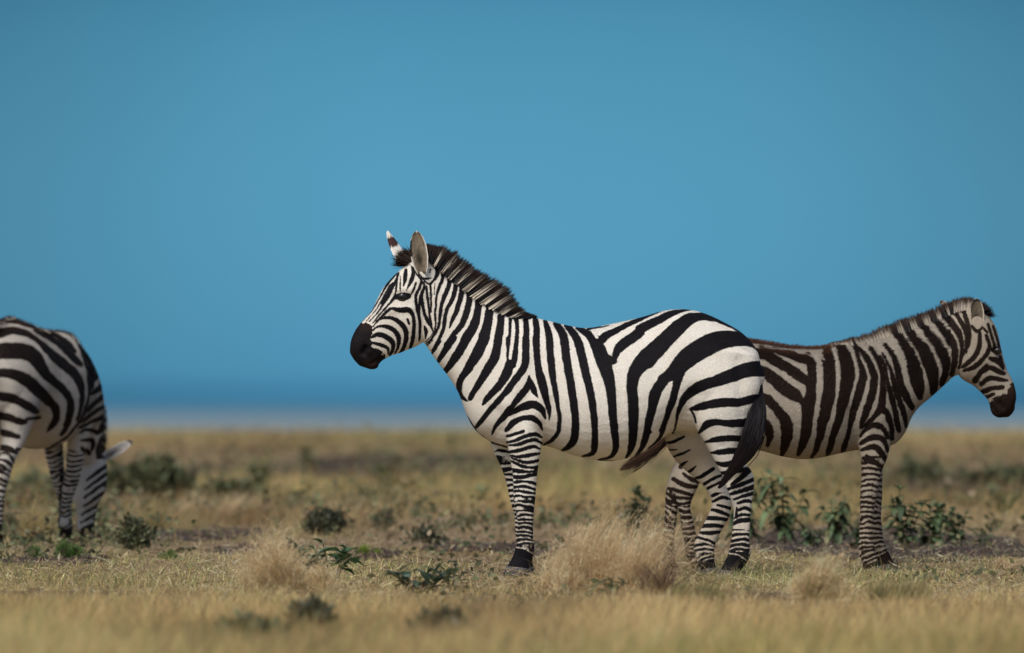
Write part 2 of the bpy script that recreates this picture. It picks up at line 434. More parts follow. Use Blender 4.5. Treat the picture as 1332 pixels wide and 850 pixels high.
def leg_bands(D, P, axis, rad, t0, p0, p1, du0, du1, black, skew=0, arch=0, seed=0, warp=2.2, fwd=1, wob=1.0):
    """stripes round a leg: P (N,3) body px, axis (M,3) px joint line, rad (M) px"""
    seg = np.diff(axis, axis=0); ln = np.linalg.norm(seg, axis=1); cum = np.concatenate([[0], np.cumsum(ln)])
    bd = np.full(len(P), 1e9); bt = np.zeros(len(P)); bx = np.zeros(len(P)); br = np.ones(len(P))
    lo = axis.min(0) - 40; hi = axis.max(0) + 40
    k = np.where(((P > lo) & (P < hi)).all(1))[0]
    Pk = P[k]; bd = bd[k]; bt = bt[k]; bx = bx[k]; br = br[k]
    for i in range(len(seg)):
        t = np.clip(((Pk - axis[i]) @ seg[i]) / (ln[i] ** 2), 0, 1); c = axis[i] + t[:, None] * seg[i]
        r = rad[i] + t * (rad[i + 1] - rad[i]); d = np.linalg.norm(Pk - c, axis=1) / r
        m = d < bd
        bd[m] = d[m]; bt[m] = (cum[i] + t * ln[i])[m]; bx[m] = (Pk[:, 0] - c[:, 0])[m]; br[m] = r[m]
    s = bx / br * fwd
    tt = bt + skew * s * br * .5 + arch * s * s * br * .3
    nx = (vnoise(Pk[:, 0] / 9 + seed * 3.1, Pk[:, 2] / 9 + Pk[:, 1] / 14, seed) - .5) * 2 * warp
    nx2 = (vnoise(Pk[:, 0] / 4 + seed * 5.7, Pk[:, 2] / 4.5 + Pk[:, 1] / 7, seed + 9) - .5) * 2 * warp * .45
    tt = tt + nx + nx2
    T = np.linspace(t0 - 20, cum[-1] + 40, 400); f = np.clip((T - t0) / (cum[-1] - t0), 0, 1)
    per = p0 + (p1 - p0) * f ** .8
    # neighbouring stripes differ in width
    ph = np.concatenate([[0], np.cumsum(np.diff(T) / per[:-1])])
    PH = np.interp(tt, T, ph) + seed * .37; PER = np.interp(tt, T, per)
    DU = du0 + (du1 - du0) * np.clip((tt - t0) / (cum[-1] - t0), 0, 1)
    cell = np.floor(PH); DU = DU + (hash2(cell, cell * 0, 0, seed) - .5) * .22 * wob
    tri = np.abs(PH - cell - .5) * 2
    d = (tri - DU) * PER * .5
    d = np.where(bt < t0, FAR, d)
    d = np.where(bt > black, np.minimum(d, (black - bt) * .5), d)
    d = np.where(bd < 1.35, d, FAR)
    D[k] = np.minimum(D[k], d)
    return D

def build_ear(name, parent, base, tip, half_w, face, mat, inner, rim, outer, patch=None, depth=.5, n=18, mcount=14, prof=(.50, .80, 1.0, .97, .72, .44, .08)):
    """leaf-shaped cupped ear; face = direction the opening looks; colours for inside, rim, back; patch=(from,to,colour) on the back and inside"""
    base = np.array(base, float); tip = np.array(tip, float); ax = tip - base; L = np.linalg.norm(ax); ax /= L
    face = np.array(face, float); face -= ax * (face @ ax); face /= np.linalg.norm(face); side = np.cross(ax, face)
    V = []; C = []
    for layer in (0, 1):
        for i in range(n + 1):
            u = i / n
            w = half_w * (.55 + .9 * u) * math.sqrt(max(0, 1 - u ** 3.2)) if u < 1 else 0
            w = half_w * (np.interp(u, [0, .15, .4, .65, .85, .95, 1], prof))
            for j in range(mcount + 1):
                v = -1 + 2 * j / mcount
                cup = depth * half_w * (1 - abs(v) ** 2.2) * (1 - .55 * u)
                p = base + ax * (u * L) + side * (w * v * (1 - .12 * abs(v))) - face * (cup + (.006 if layer else 0) * (1 - abs(v) ** 6))
                V.append(p)
                edge = max(abs(v), (u - .90) / .1)
                ns = random.random()
                if layer == 0:
                    c = np.array(inner) * (.75 + .5 * ns)
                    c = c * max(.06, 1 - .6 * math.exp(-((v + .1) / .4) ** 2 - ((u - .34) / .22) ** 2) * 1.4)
                    f = np.clip((edge - .78) / .14, 0, 1); c = c * (1 - f) + np.array(rim) * f
                else: c = np.array(outer) * (.85 + .3 * ns)
                if patch and patch[0] < u + (random.random() - .5) * .05 < patch[1] and (layer == 1 or v < -.82 or u > .9): c = np.array(patch[2])
                V[-1] = p; C.append(c)
    F = []; m = mcount + 1; K = (n + 1) * m
    for l in (0, 1):
        for i in range(n):
            for j in range(mcount):
                a = l * K + i * m + j; q = (a, a + 1, a + m + 1, a + m); F.append(q if l == 0 else q[::-1])
    for i in range(n):
        for j in (0, mcount):
            a = i * m + j; q = (a, a + m, K + a + m, K + a); F.append(q if j == 0 else q[::-1])
    for j in range(mcount):
        for i in (0, n):
            a = i * m + j; q = (a, a + 1, K + a + 1, K + a); F.append(q if i == n else q[::-1])
    return make_mesh(name, np.array(V), np.array(F), 4, mat, parent, {'tint': ('FLOAT_COLOR', np.array(C))})
def build_eye(parent, c, r, out_dir):
    V = []; n, m = 14, 20
    d = np.array(out_dir, float); d /= np.linalg.norm(d)
    for i in range(n + 1):
        th = math.pi * i / n
        for j in range(m):
            ph = 2 * math.pi * j / m; V.append((r * 1.25 * math.sin(th) * math.cos(ph), r * .8 * math.cos(th), r * math.sin(th) * math.sin(ph)))
    F = [(i * m + j, i * m + (j + 1) % m, (i + 1) * m + (j + 1) % m, (i + 1) * m + j) for i in range(n) for j in range(m)]
    return make_mesh('eye', np.array(V) + np.array(c), np.array(F)[:, ::-1], 4, M_EYE, parent)
def build_hoof(parent, top, bot, yc, hw_t, hw_b):
    """top/bot: ((front x,z),(back x,z)) of coronet and sole"""
    n = 28; a = np.linspace(0, 2 * math.pi, n, endpoint=False)
    V = []
    def ring(pr, hw, s=1, lift=0):
        (fx, fz), (bx, bz) = pr; cx, cz = (fx + bx) / 2, (fz + bz) / 2; hx, hz = (fx - bx) / 2, (fz - bz) / 2
        c = np.cos(a); V.append(np.stack([cx + hx * c * s, yc + hw * np.sin(a) * s * (1 - .12 * np.maximum(-c, 0)), cz + hz * c * s + lift], 1))
    lerp = lambda p, q, t: tuple(tuple(x * (1 - t) + y * t for x, y in zip(u, v)) for u, v in zip(p, q))
    ring(top, hw_t, .6, .012); ring(top, hw_t, .97, .004)
    for t in (.12, .4, .75, 1.0): ring(lerp(top, bot, t), hw_t * (1 - t) + hw_b * t, 1.04 if t == .12 else 1)
    ring(bot, hw_b, .9, -.006)
    k = len(V); P = np.concatenate(V + [V[0].mean(0)[None], V[-1].mean(0)[None]])
    F = [(i * n + j, i * n + (j + 1) % n, (i + 1) * n + (j + 1) % n, (i + 1) * n + j) for i in range(k - 1) for j in range(n)]
    T = [(k * n, (j + 1) % n, j) for j in range(n)] + [(k * n + 1, (k - 1) * n + j, (k - 1) * n + (j + 1) % n) for j in range(n)]
    return make_mesh('hoof', P, np.concatenate([np.array(F).ravel(), np.array(T).ravel()]), np.array([4] * len(F) + [3] * len(T), np.int32), M_HOOF, parent)

class Animal:
    """px space: x right, y down as traced; local metres: x, lateral y (camera side negative), z up"""
    def __init__(s, name, label, px0, foot, scale=None, rz=0, loc=None):
        s.s = scale or scale_at(foot); s.px0, s.foot = px0, foot
        x, y = ground_at(px0, foot)
        s.root = empty(name, loc or (x, y, 0), label, 'zebra', rz, 'zebras on the plain')
    def x(s, px): return (px - s.px0) * s.s
    def z(s, py): return (s.foot - py) * s.s
    def rings(s, L, egg=0, yc=0):
        R = []
        for r in L:
            (a, b), (c, d), hw = r[0], r[1], r[2]
            y = r[3] if len(r) > 3 else yc; e = r[4] if len(r) > 4 else egg
            R.append((s.x(a), s.z(b), s.x(c), s.z(d), hw, y, e))
        return R
    def px(s, V): return np.stack([V[:, 0] / s.s + s.px0, V[:, 1] / s.s, s.foot - V[:, 2] / s.s], 1)
    def axis(s, L, yc=0):
        A = []; R = []
        for r in L:
            (a, b), (c, d), hw = r[0], r[1], r[2]; y = r[3] if len(r) > 3 else yc
            A.append(((a + c) / 2, y / s.s, (b + d) / 2)); R.append(max(hw / s.s, math.hypot(a - c, b - d) / 2))
        return np.array(A), np.array(R)
    def finish(s, me, stripe, dust, brown, mat):
        for n, a in (('stripe', stripe), ('dust', dust), ('brown', brown)):
            at = me.attributes.new(n, 'FLOAT', 'POINT'); at.data.foreach_set('value', np.asarray(a, np.float32))
        me.name = 'body'; me.materials.clear(); me.materials.append(mat)
        me.polygons.foreach_set('use_smooth', np.full(len(me.polygons), True))
        o = bpy.data.objects.new('body', me); COL.objects.link(o); o.parent = s.root; s.body = o
        return o
    def hair(s, name, base, tips, n, spread, width, colfn, jitter=6, curl=0, mix_at=.6, mix_w=.35, seg=3):
        """hair growing from a base line to a tip line, both 3-D metres polylines with equal point counts"""
        B = catmull(base, 12); T = catmull(tips, 12); u = RNG.random(n) * (len(B) - 1); i = np.minimum(u.astype(int), len(B) - 2); f = (u - i)[:, None]
        r = B[i] * (1 - f) + B[i + 1] * f; t = T[i] * (1 - f) + T[i + 1] * f
        r = r - (t - r) * RNG.uniform(0, .13, (n, 1))
        lat = RNG.normal(0, spread, n); r = r + np.stack([0 * lat, lat, 0 * lat], 1)
        j = RNG.normal(0, jitter * s.s, (n, 3)) * np.array([1, .6, .7]); ln = RNG.uniform(.78, 1.04, n)[:, None]
        clump = (vnoise(u * .9, u * 0 + 3, 5) - .5)[:, None] * .13 + (vnoise(u * 2.7, u * 0 + 9, 7) - .5)[:, None] * .14
        t = r + (t - r) * (ln + clump) + j
        bend = RNG.normal(0, .5 * jitter * s.s, (n, 3)) + curl
        cr, ct = colfn(r * .62 + t * .38, u)
        ma = np.clip(mix_at + RNG.normal(0, .1, n), .1, 1.2)
        return strands(r, t, bend, RNG.uniform(.7, 1.3, n) * width, cr, ct, seg, ma, mix_w)

def vget(me):
    V = np.empty(len(me.vertices) * 3, np.float32); me.vertices.foreach_get('co', V); return V.reshape(-1, 3).astype(float)
def vset(me, V): me.vertices.foreach_set('co', np.asarray(V, np.float32).ravel()); me.update()
def normals(me):
    Nn = np.empty(len(me.vertices) * 3, np.float32); me.vertices.foreach_get('normal', Nn); return Nn.reshape(-1, 3).astype(float)
def sculpt(an, me, items):
    """(points px with width, depth metres): grooves (+) and swells (-) pressed into both sides along the skin normal"""
    V = vget(me); Nn = normals(me); P = an.px(V); P2 = P[:, [0, 2]]
    off = np.zeros(len(V))
    for pts, depth, side in items:
        st = np.array(pts, float); c = catmull(st, 4) if len(st) > 2 else st
        c0 = c.copy(); wd = c[:, 2].max(); c0[:, 2] = 0
        d = seg_dist(P2, c0)
        m = np.exp(-(d / wd) ** 2) * np.abs(Nn[:, 1])
        if side: m = m * (V[:, 1] * side > -.02)
        off += depth * m
    vset(me, V - Nn * off[:, None])

BLK = np.array((.012, .010, .010)); BRN = np.array((.030, .016, .010)); CRM = np.array((.60, .52, .41))

def fur(an, me, D, n, length, light, dark, fwd, dust=None, brown=None, width=.0035, head_px=None, lift=.22, seed=1):
    """short lying coat hairs over the skin, each in the colour of the stripe it grows from; fwd = +1/-1 heading along x"""
    r = np.random.default_rng(seed)
    me.calc_loop_triangles(); nt_ = len(me.loop_triangles)
    T = np.empty(nt_ * 3, np.int32); me.loop_triangles.foreach_get('vertices', T); T = T.reshape(-1, 3)
    V = vget(me); Nn = normals(me)
    ar = np.linalg.norm(np.cross(V[T[:, 1]] - V[T[:, 0]], V[T[:, 2]] - V[T[:, 0]]), axis=1)
    k = np.searchsorted(np.cumsum(ar) / ar.sum(), r.random(n)); k = np.minimum(k, nt_ - 1)
    a, b = r.random((2, n)); m = a + b > 1; a[m] = 1 - a[m]; b[m] = 1 - b[m]; c = 1 - a - b
    I = T[k]; P = V[I[:, 0]] * a[:, None] + V[I[:, 1]] * b[:, None] + V[I[:, 2]] * c[:, None]
    nn = Nn[I[:, 0]] * a[:, None] + Nn[I[:, 1]] * b[:, None] + Nn[I[:, 2]] * c[:, None]; nn /= np.linalg.norm(nn, axis=1, keepdims=True) + 1e-9
    lerp = lambda A: A[I[:, 0]] * a + A[I[:, 1]] * b + A[I[:, 2]] * c
    d_ = lerp(D)
    low = np.clip((.75 - P[:, 2]) / .2, 0, 1)[:, None]
    g = np.array((-fwd * .85, 0, -.55))[None] * (1 - low) + np.array((-fwd * .05, 0, -1.0))[None] * low + r.normal(0, .16, (n, 3))
    g = g - nn * (g * nn).sum(1, keepdims=True); g /= np.linalg.norm(g, axis=1, keepdims=True) + 1e-9
    L = length(P) * r.uniform(.6, 1.2, n)
    P = P - g * (L * .5)[:, None] - nn * .0008
    tip = P + g * L[:, None] + nn * (L * lift * r.uniform(.5, 1.5, n))[:, None]; mid = P + g * (L * .5)[:, None] + nn * (L * lift * .75)[:, None]
    side = np.cross(g, nn) * (width * r.uniform(.6, 1.3, n))[:, None] * .5
    v = np.stack([P - side - nn * .001, P + side - nn * .001, mid + side * .8, mid - side * .8, tip], 1).reshape(-1, 3)
    f = np.clip(d_ / .9 + .5 + r.normal(0, .12, n), 0, 1)[:, None]
    lw = np.array(light)[None] * r.lognormal(0, .10, (n, 1))
    if dust is not None: u = np.clip(lerp(dust), 0, 1)[:, None]; lw = lw * (1 - u) + np.array((.36, .28, .19)) * u
    dk = np.array(dark)[None] * r.lognormal(0, .25, (n, 1))
    if brown is not None: u = np.clip(lerp(brown), 0, 1)[:, None]; dk = dk * (1 - u) + np.array((.085, .038, .020)) * u
    col = np.repeat(dk * (1 - f) + lw * f, 5, 0)
    base = (np.arange(n) * 5)[:, None]; Q = (base + np.array([0, 1, 2, 3])); Tr = (base + np.array([3, 2, 4]))
    loops = np.concatenate([Q.ravel(), Tr.ravel()]); cnt = np.concatenate([np.full(n, 4), np.full(n, 3)]).astype(np.int32)
    return make_mesh('coat_hair', v, loops, cnt, M_FUR, an.root, {'tint': ('FLOAT_COLOR', np.clip(col, 0, 1))}, smooth=True)

# ------------------------------------------------------------------ the standing zebra in the middle
def leg_set(an, D, P, V, legs):
    for (L, yc, kw) in legs:
        ax, rad = an.axis(L, yc); leg_bands(D, P, ax, rad, **kw)
VOX = 0.0056
zm = Animal('zebra', 'big zebra standing in profile facing left with its head raised and black tail hanging', 780, FOOT)
body = [((990,478),(986,512),.10,0,.0), ((984,455),(974,545),.17), ((966,434),(950,556),.215), ((940,418.5),(925,560),.24), ((915,407.5),(898,562),.255),
        ((890,402.5),(874,562),.262), ((862,405),(846,583),.27), ((832,413.5),(821,595),.285), ((796,421.5),(791,600),.295), ((763,427),(763,597),.285),
        ((736,423),(736,589),.265), ((713,417.5),(708,580),.235), ((692,413),(680,584),.205), ((673,411.5),(652,581.5),.185), ((656,407),(631,570.5),.165),
        ((642,399.5),(616,557),.145), ((629,392),(605,535),.128), ((617,383.5),(597,513),.115), ((607,376.5),(586,494),.104), ((596,367),(574,478),.096),
        ((584,357.5),(563,463),.09), ((570,345),(554,449),.085), ((558,335),(546,438),.078)]
head = [((564,352),(562,398),.05), ((549,332),(557,436),.085), ((536,337),(549,446),.096), ((522,350),(540,451.5),.102), ((510.5,360.5),(530,455.5),.098),
        ((499,374),(519,460),.086), ((490,391),(510,462.5),.073), ((483,405),(503,466),.064), ((475.5,413.5),(498,469),.058), ((468.5,421),(493,474),.056),
        ((461.5,431),(491,479),.056), ((456.5,443),(483,481),.050), ((455,454),(473,478),.035)]
foreN = [((640,500),(712,490),.05), ((650,528),(712,526),.068), ((656,556),(707,556),.072), ((660,578),(705,576),.068), ((664,600),(701.5,598),.058), ((667,618),(699,616),.050),
         ((667.5,636),(697.5,634),.046), ((668,648),(696.5,648),.046), ((669.5,660),(695,660),.042), ((672.5,673),(694,674),.034), ((673.5,688),(693.5,690),.029),
         ((672.5,702),(694,704),.030), ((670.5,712),(697.5,714),.034), ((667,723),(692,727),.030), ((661,734),(690,737),.036), ((658.5,739),(690,741),.037)]
foreF = [((632,545),(690,545),.07), ((638,575),(690,570),.065), ((645,594),(686,592),.058), ((652,609),(684,608),.048), ((658,626),(684,626),.045), ((662,645),(686,644),.045),
         ((666,660),(689,660),.04), ((669.5,672),(689,674),.033), ((670,690),(689,690),.029), ((671,702),(690,704),.03), ((672,712),(696,714),.034), ((673,722),(693,726),.03),
         ((669,734),(694,737),.036), ((667,739),(695,740),.037)]
hindN = [((878,450),(982,462),.085), ((884,490),(988.5,497),.10), ((891,520),(983,520),.112), ((900,547),(974,546),.106), ((908,563),(967,563),.096), ((917,578),(962,579),.083),
         ((926,594),(961,593),.068), ((933,608),(967,601),.057), ((940,622),(977,613),.050), ((944.5,635),(980.5,628),.046), ((950,649),(978,649),.043), ((953.5,664),(976,666),.036),
         ((952.5,684),(975,684),.032), ((950,704),(974,704),.033), ((947,718),(976,721),.037), ((942,730),(968.5,735),.032), ((937,740),(963,742),.036), ((935.5,744),(962,746),.037)]
hindF = [((862,540),(960,500),.10), ((866,575),(950,560),.10), ((874,592),(945,585),.09), ((886,607),(942,603),.076), ((900,619),(944,617),.062), ((913,631),(948,630),.052),
         ((923,644),(952,643),.046), ((926.5,657),(952.5,658),.044), ((922,670),(949,674),.037), ((911.5,690),(938.5,692),.033), ((904,706),(931,709),.034), ((902.5,719),(930,721),.037),
         ((907,731),(930,730),.033), ((911,740),(932,738),.036), ((913,744),(933.5,742),.036)]
LEGS = [(foreN, -.125), (foreF, .10), (hindN, -.135), (hindF, .12)]
lofts = [loft_mesh(zm.rings(body, egg=.16)), loft_mesh(zm.rings(head, egg=-.12))] + [loft_mesh(zm.rings(L, yc=y)) for L, y in LEGS]
me = fuse(lofts, VOX)
sculpt(zm, me, [
    ([(476,453,4),(473,459,4)], .022, 0), ([(481,449,4),(480,458,4)], -.008, 0), ([(462,446,6),(460,458,6)], -.006, 0),                                   # nostril
    ([(482,474,2.2),(490,470,2.2),(499,464,2.2)], .008, 0),                 # mouth line
    ([(514,388,5),(524,386,6),(533,385,5)], .002, 0),                       # eye socket
    ([(512,379,4),(523,376,5),(533,378,4)], -.010, 0),                      # brow
    ([(508,405,5),(520,402,5),(535,402,5)], -.007, 0),                      # cheek bone
    ([(545,440,14),(538,420,14)], -.008, 0),                                # jaw muscle
    ([(706,575,7),(708,548,8),(711,525,8)], .016, -1),                      # behind the shoulder
    ([(650,560,6),(645,535,8)], .012, -1),                                  # before the shoulder
    ([(692,440,12),(677,480,14),(664,525,14)], -.020, 0), ([(700,470,9),(694,510,10)], .010, 0), ([(690,545,10),(683,572,9)], -.010, -1), ([(672,535,5),(668,565,5)], .008, -1),
    ([(655,430,14),(630,470,12)], -.006, 0), ([(740,450,7),(745,560,7)], -.004, 0), ([(758,450,7),(763,570,7)], -.004, 0), ([(776,450,7),(781,575,7)], -.004, 0), ([(794,455,7),(799,578,7)], -.004, 0), ([(812,460,7),(815,570,7)], -.004, 0),
    ([(669,645,3.5),(669,652,3.5)], -.005, 0), ([(690,664,2.2),(690,700,2.2)], -.004, 0), ([(683,666,2),(683,704,2)], .005, 0), ([(974,655,2.5),(972,700,2.5)], -.004, 0), ([(964,660,2.2),(962,704,2.2)], .005, 0), ([(962,628,4),(955,640,4)], .007, 0),                   # shoulder blade
    ([(600,470,10),(625,520,10)], .006, 0),                                 # neck groove
    ([(880,555,8),(888,545,8),(896,532,10),(900,515,12)], .020, 0),         # flank fold
    ([(850,440,22),(866,480,22)], .010, 0),                                 # hollow before the hip
    ([(872,430,14),(885,440,14)], -.008, 0),                                # hip point
    ([(930,500,20),(925,540,18)], -.014, 0), ([(960,470,8),(965,540,8)], .010, 0), ([(940,580,5),(952,604,4)], .006, 0),                                # thigh
    ([(950,618,3),(955,640,3)], .004, 0), ([(672,655,3),(676,690,3)], .003, 0),
])
V = vget(me); P3 = zm.px(V); P2 = P3[:, [0, 2]].copy()
nz_ = (vnoise(P2[:, 0] / 7, P2[:, 1] / 7, 3) - .5) * 1.0
P2w = P2 + np.stack([nz_, (vnoise(P2[:, 0] / 7, P2[:, 1] / 7, 4) - .5) * 1.0], 1)
D = np.full(len(V), FAR)
A_ = (450, 340, 5.664); B_ = (490, 295, 7.727); C_ = (540, 310, 5.3125); D_ = (550, 440, 5.0); E_ = (680, 400, 4.05); F_ = (840, 390, 5.0); G_ = (840, 500, 5.0); J_ = (850, 590, 5.0)
neck = Z(*C_,
  [(130,170,10),(155,215,24),(150,260,26),(120,305,14),(95,320,8)],
  [(205,235,14),(222,255,20),(238,285,31),(226,346,34),(202,408,31),(181,470,26),(175,520,25),(170,580,22),(150,640,20),(110,700,16),(78,728,12)],
  [(165,185,10),(192,240,26),(181,305,27),(160,360,22),(147,430,17),(140,505,17),(142,600,14),(125,660,12),(75,715,9)],
  [(235,225,20),(270,290,26),(280,330,34),(267,395,34),(240,456,31),(215,505,28),(205,570,28),(195,630,28),(165,700,24),(120,775,20)],
  [(290,265,20),(318,320,32),(325,350,38),(310,430,38),(285,510,35),(255,575,28),(238,622,12)],
  [(345,305,20),(372,360,45),(375,400,46),(372,450,45),(350,530,48),(320,600,45),(265,670,35),(215,740,35)],
  [(400,350,20),(438,410,46),(440,440,50),(430,520,55),(405,610,65),(357,685,72)],
  [(470,400,20),(510,450,50),(515,490,55),(505,560,65),(490,640,72),(470,695,74)],
  [(560,440,20),(592,490,45),(595,530,50),(590,600,55),(578,680,58),(568,715,58)],
  [(640,500,16),(658,530,30),(656,620,22),(645,720,25),(640,820,25),(645,880,25)],
  [(680,520,40),(698,560,34),(705,640,28),(697,740,33),(690,820,40),(680,880,40)], [(655,525,40),(690,540,50)],
  [(755,535,34),(762,560,40),(768,640,45),(765,740,50),(762,850,52)])
chest = Z(*D_,
  [(110,20,26),(75,75,22),(58,100,16)], [(60,15,14),(30,45,12),(15,60,10)],
  [(200,0,50),(160,60,45),(120,120,38),(92,165,22)],
  [(290,-5,62),(271,30,62),(236,90,58),(190,160,50),(150,212,40),(128,238,26)],
  [(400,-5,76),(382,40,74),(352,105,74),(322,155,66),(288,207,56),(245,272,42),(236,320,40),(245,365,28),(285,408,14)],
  [(490,-5,56),(486,40,58),(470,120,62),(430,190,60),(382,268,48),(345,330,42),(308,392,34)],
  [(553,0,22),(552,90,22),(560,150,40),(550,220,65),(510,290,55),(460,350,45),(415,400,38),(390,432,18)],
  [(605,0,28),(600,90,32),(578,160,46),(550,220,60)],
  [(670,0,52),(670,100,50),(663,180,50),(610,260,50),(550,340,45),(480,420,38),(420,490,34),(368,555,32),(345,582,22)],
  [(285,505,10),(325,570,16),(370,630,14),(450,680,13),(545,708,13)], [(238,375,14),(262,400,12),(292,410,10)],
  [(735,0,45),(740,100,42),(755,200,42),(790,300,35),(810,400,30),(825,470,22),(820,535,10)],
  [(690,245,12),(688,300,44),(640,370,48),(590,430,40),(560,480,30)],
  [(695,270,22),(718,330,42),(735,365,25),(750,388,9)],
  [(590,430,34),(545,490,46),(500,540,36),(470,580,26),(452,625,13)],
  [(560,500,20),(610,468,38),(680,438,54),(730,435,56),(775,470,42),(798,520,18)],
  [(545,600,30),(590,548,44),(650,522,34),(710,520,42),(755,550,32),(776,595,14)])
flank = Z(*E_,
  [(65,60,30),(72,120,38),(72,200,36),(78,300,38),(95,400,37),(115,470,31),(130,530,21),(139,572,9)],
  [(118,72,25),(138,150,38),(145,250,42),(155,350,36),(170,440,30),(185,530,25),(193,600,23),(182,660,26),(150,700,21),(110,724,11)],
  [(175,85,36),(212,150,45),(225,240,46),(240,340,45),(255,430,44),(268,520,42),(275,600,42),(272,680,44),(250,725,38),(203,757,14)],
  [(232,94,34),(285,170,46),(310,260,46),(330,350,45),(352,440,42),(368,530,40),(376,620,37),(378,720,37),(365,768,28),(315,784,11)],
  [(290,108,26),(350,150,44),(388,200,70),(412,260,78),(432,310,76),(455,400,60),(465,480,50),(472,570,45),(480,650,42),(488,735,36),(460,787,20),(395,803,9)],
  [(340,117,14),(400,107,10),(455,98,7)], [(350,150,40),(400,175,44)],
  [(405,180,50),(440,150,42),(490,122,34),(560,88,28),(640,53,22),(725,22,10)],
  [(440,275,60),(478,285,34)],
  [(475,292,24),(490,240,38),(515,205,54),(560,172,56),(615,130,54)],
  [(545,790,14),(568,740,36),(577,680,48),(580,600,55),(578,500,58),(572,420,60),(584,350,72),(615,305,84),(648,272,97),(690,231,96)],
  [(590,785,10),(622,745,26),(643,690,36),(665,590,46),(685,500,52),(710,430,54),(750,380,48),(810,330,60)],
  [(660,745,10),(718,690,20),(745,610,30),(770,530,36),(795,450,38),(810,400,40)],
  [(400,806,7),(500,808,7),(570,792,8)])
rump = Z(*F_,
  [(-40,190,60),(0,172,60),(80,135,54),(150,100,46),(220,76,26),(310,64,10)],
  [(0,390,125),(60,330,115),(130,260,105),(200,190,100),(270,135,84),(350,112,58),(430,112,62),(500,138,50),(580,185,28),(650,240,6)],
  [(100,520,60),(170,480,90),(255,390,128),(340,330,134),(440,280,134),(530,258,112),(620,258,92),(690,285,52),(735,330,28),(752,365,10)],
  [(130,520,60),(75,560,60),(45,620,58),(35,680,54),(25,780,50),(18,850,50)],
  [(205,480,90),(192,560,46),(180,640,40),(150,720,38),(120,800,35),(98,850,30)],
  [(175,880,10),(190,830,14),(205,740,26),(240,650,50),(290,600,66),(370,555,76),(450,530,78),(540,500,86),(640,460,98),(750,450,104)],
  [(280,712,12),(340,700,50),(410,680,55),(500,670,60),(600,668,60),(680,648,56),(725,640,50)], [(285,712,14),(310,752,16),(322,800,12)])
H_ = (630, 560, 8.5)
upper = Z(*H_, [(250,65,28),(340,40,36),(430,8,36)], [(258,130,24),(350,110,34),(450,64,36),(560,40,40),(632,78,26)], [(265,165,14),(360,160,34),(470,120,36),(560,100,36),(632,142,22)],
  [(285,240,32),(370,225,40),(470,195,40),(550,175,36),(615,205,20)], [(290,280,20),(400,290,34),(500,275,40),(606,255,26)], [(300,300,18),(420,348,32),(520,352,34),(604,330,30)],
  [(295,335,18),(400,388,36),(500,408,24),(595,405,34)], [(305,440,48),(400,452,42),(500,458,24),(585,440,30)], [(305,512,38),(400,517,40),(500,500,38),(582,480,38)])
upper = [[(x, y, w * 1.18) for x, y, w in st] for st in upper]
hockN = Z(*J_, [(505,200,24),(560,160,36),(622,105,40)], [(478,232,22),(560,205,30),(648,165,28)], [(485,268,18),(560,245,28),(650,215,34)], [(515,300,14),(580,275,24),(644,258,28)], [(545,322,20),(600,305,26),(638,318,16)],
  [(540,355,16),(532,400,18)], [(535,375,16),(590,352,24),(634,370,22)], [(520,420,14),(570,395,22),(630,398,16)], [(512,460,22),(560,434,34),(630,428,32)])
hockF = Z(*J_, [(385,275,24),(440,250,28),(490,240,20)], [(385,315,18),(450,288,26),(500,300,14)], [(420,335,18),(510,362,24)], [(372,365,20),(430,380,28),(500,408,20)], [(340,420,24),(400,425,32),(490,432,20)],
  [(318,475,30),(390,470,30),(460,478,22)], [(292,515,18),(370,520,28),(450,510,20)])
thigh = Z(*G_,
  [(345,315,18),(390,262,52),(450,245,45),(540,255,50),(620,250,55),(700,235,45)], [(382,376,14),(450,360,38),(540,350,40),(650,358,42)],
  [(418,445,14),(480,440,38),(560,432,40),(640,432,38)], [(445,505,16),(500,520,36),(580,508,38),(640,500,36)], [(470,578,18),(540,572,30),(620,560,32),(690,545,30)])
facial = Z(*A_,
  [(345,350,24),(400,362,40),(460,360,44),(490,390,30),(502,450,28),(500,520,30),(490,590,30),(472,648,22)],
  [(205,478,10),(245,430,20),(320,417,26),(380,440,36),(430,490,40),(446,540,38),(438,600,34),(418,650,30),(395,680,18)],
  [(195,512,14),(240,482,20),(310,485,34),(365,520,38),(390,570,38),(385,630,24),(362,680,14)],
  [(188,562,20),(235,540,38),(300,560,42),(345,600,40),(345,650,28),(322,695,18)],
  [(188,600,18),(250,615,30),(305,640,26),(313,685,14)], [(455,430,22),(467,462,22)],
  [(112,452,6),(190,370,7),(240,292,9),(300,182,16),(372,88,20)], [(145,448,7),(215,368,9),(262,292,13),(318,192,16),(348,160,14)],
  [(172,445,9),(240,372,13),(290,290,26),(325,225,34),(355,168,26)], [(200,455,10),(262,380,15),(318,318,18),(356,270,24),(368,228,10)],
  [(225,455,12),(275,397,22),(330,350,26)], [(105,452,9),(182,368,9),(236,293,10),(292,188,14),(352,98,20)], [(345,285,18),(380,264,38),(415,266,64),(452,260,52),(474,262,22)],
  [(515,300,24),(530,370,25),(546,450,25),(543,560,19),(538,590,10)], [(555,250,24),(570,340,26),(590,420,25),(615,470,20)])
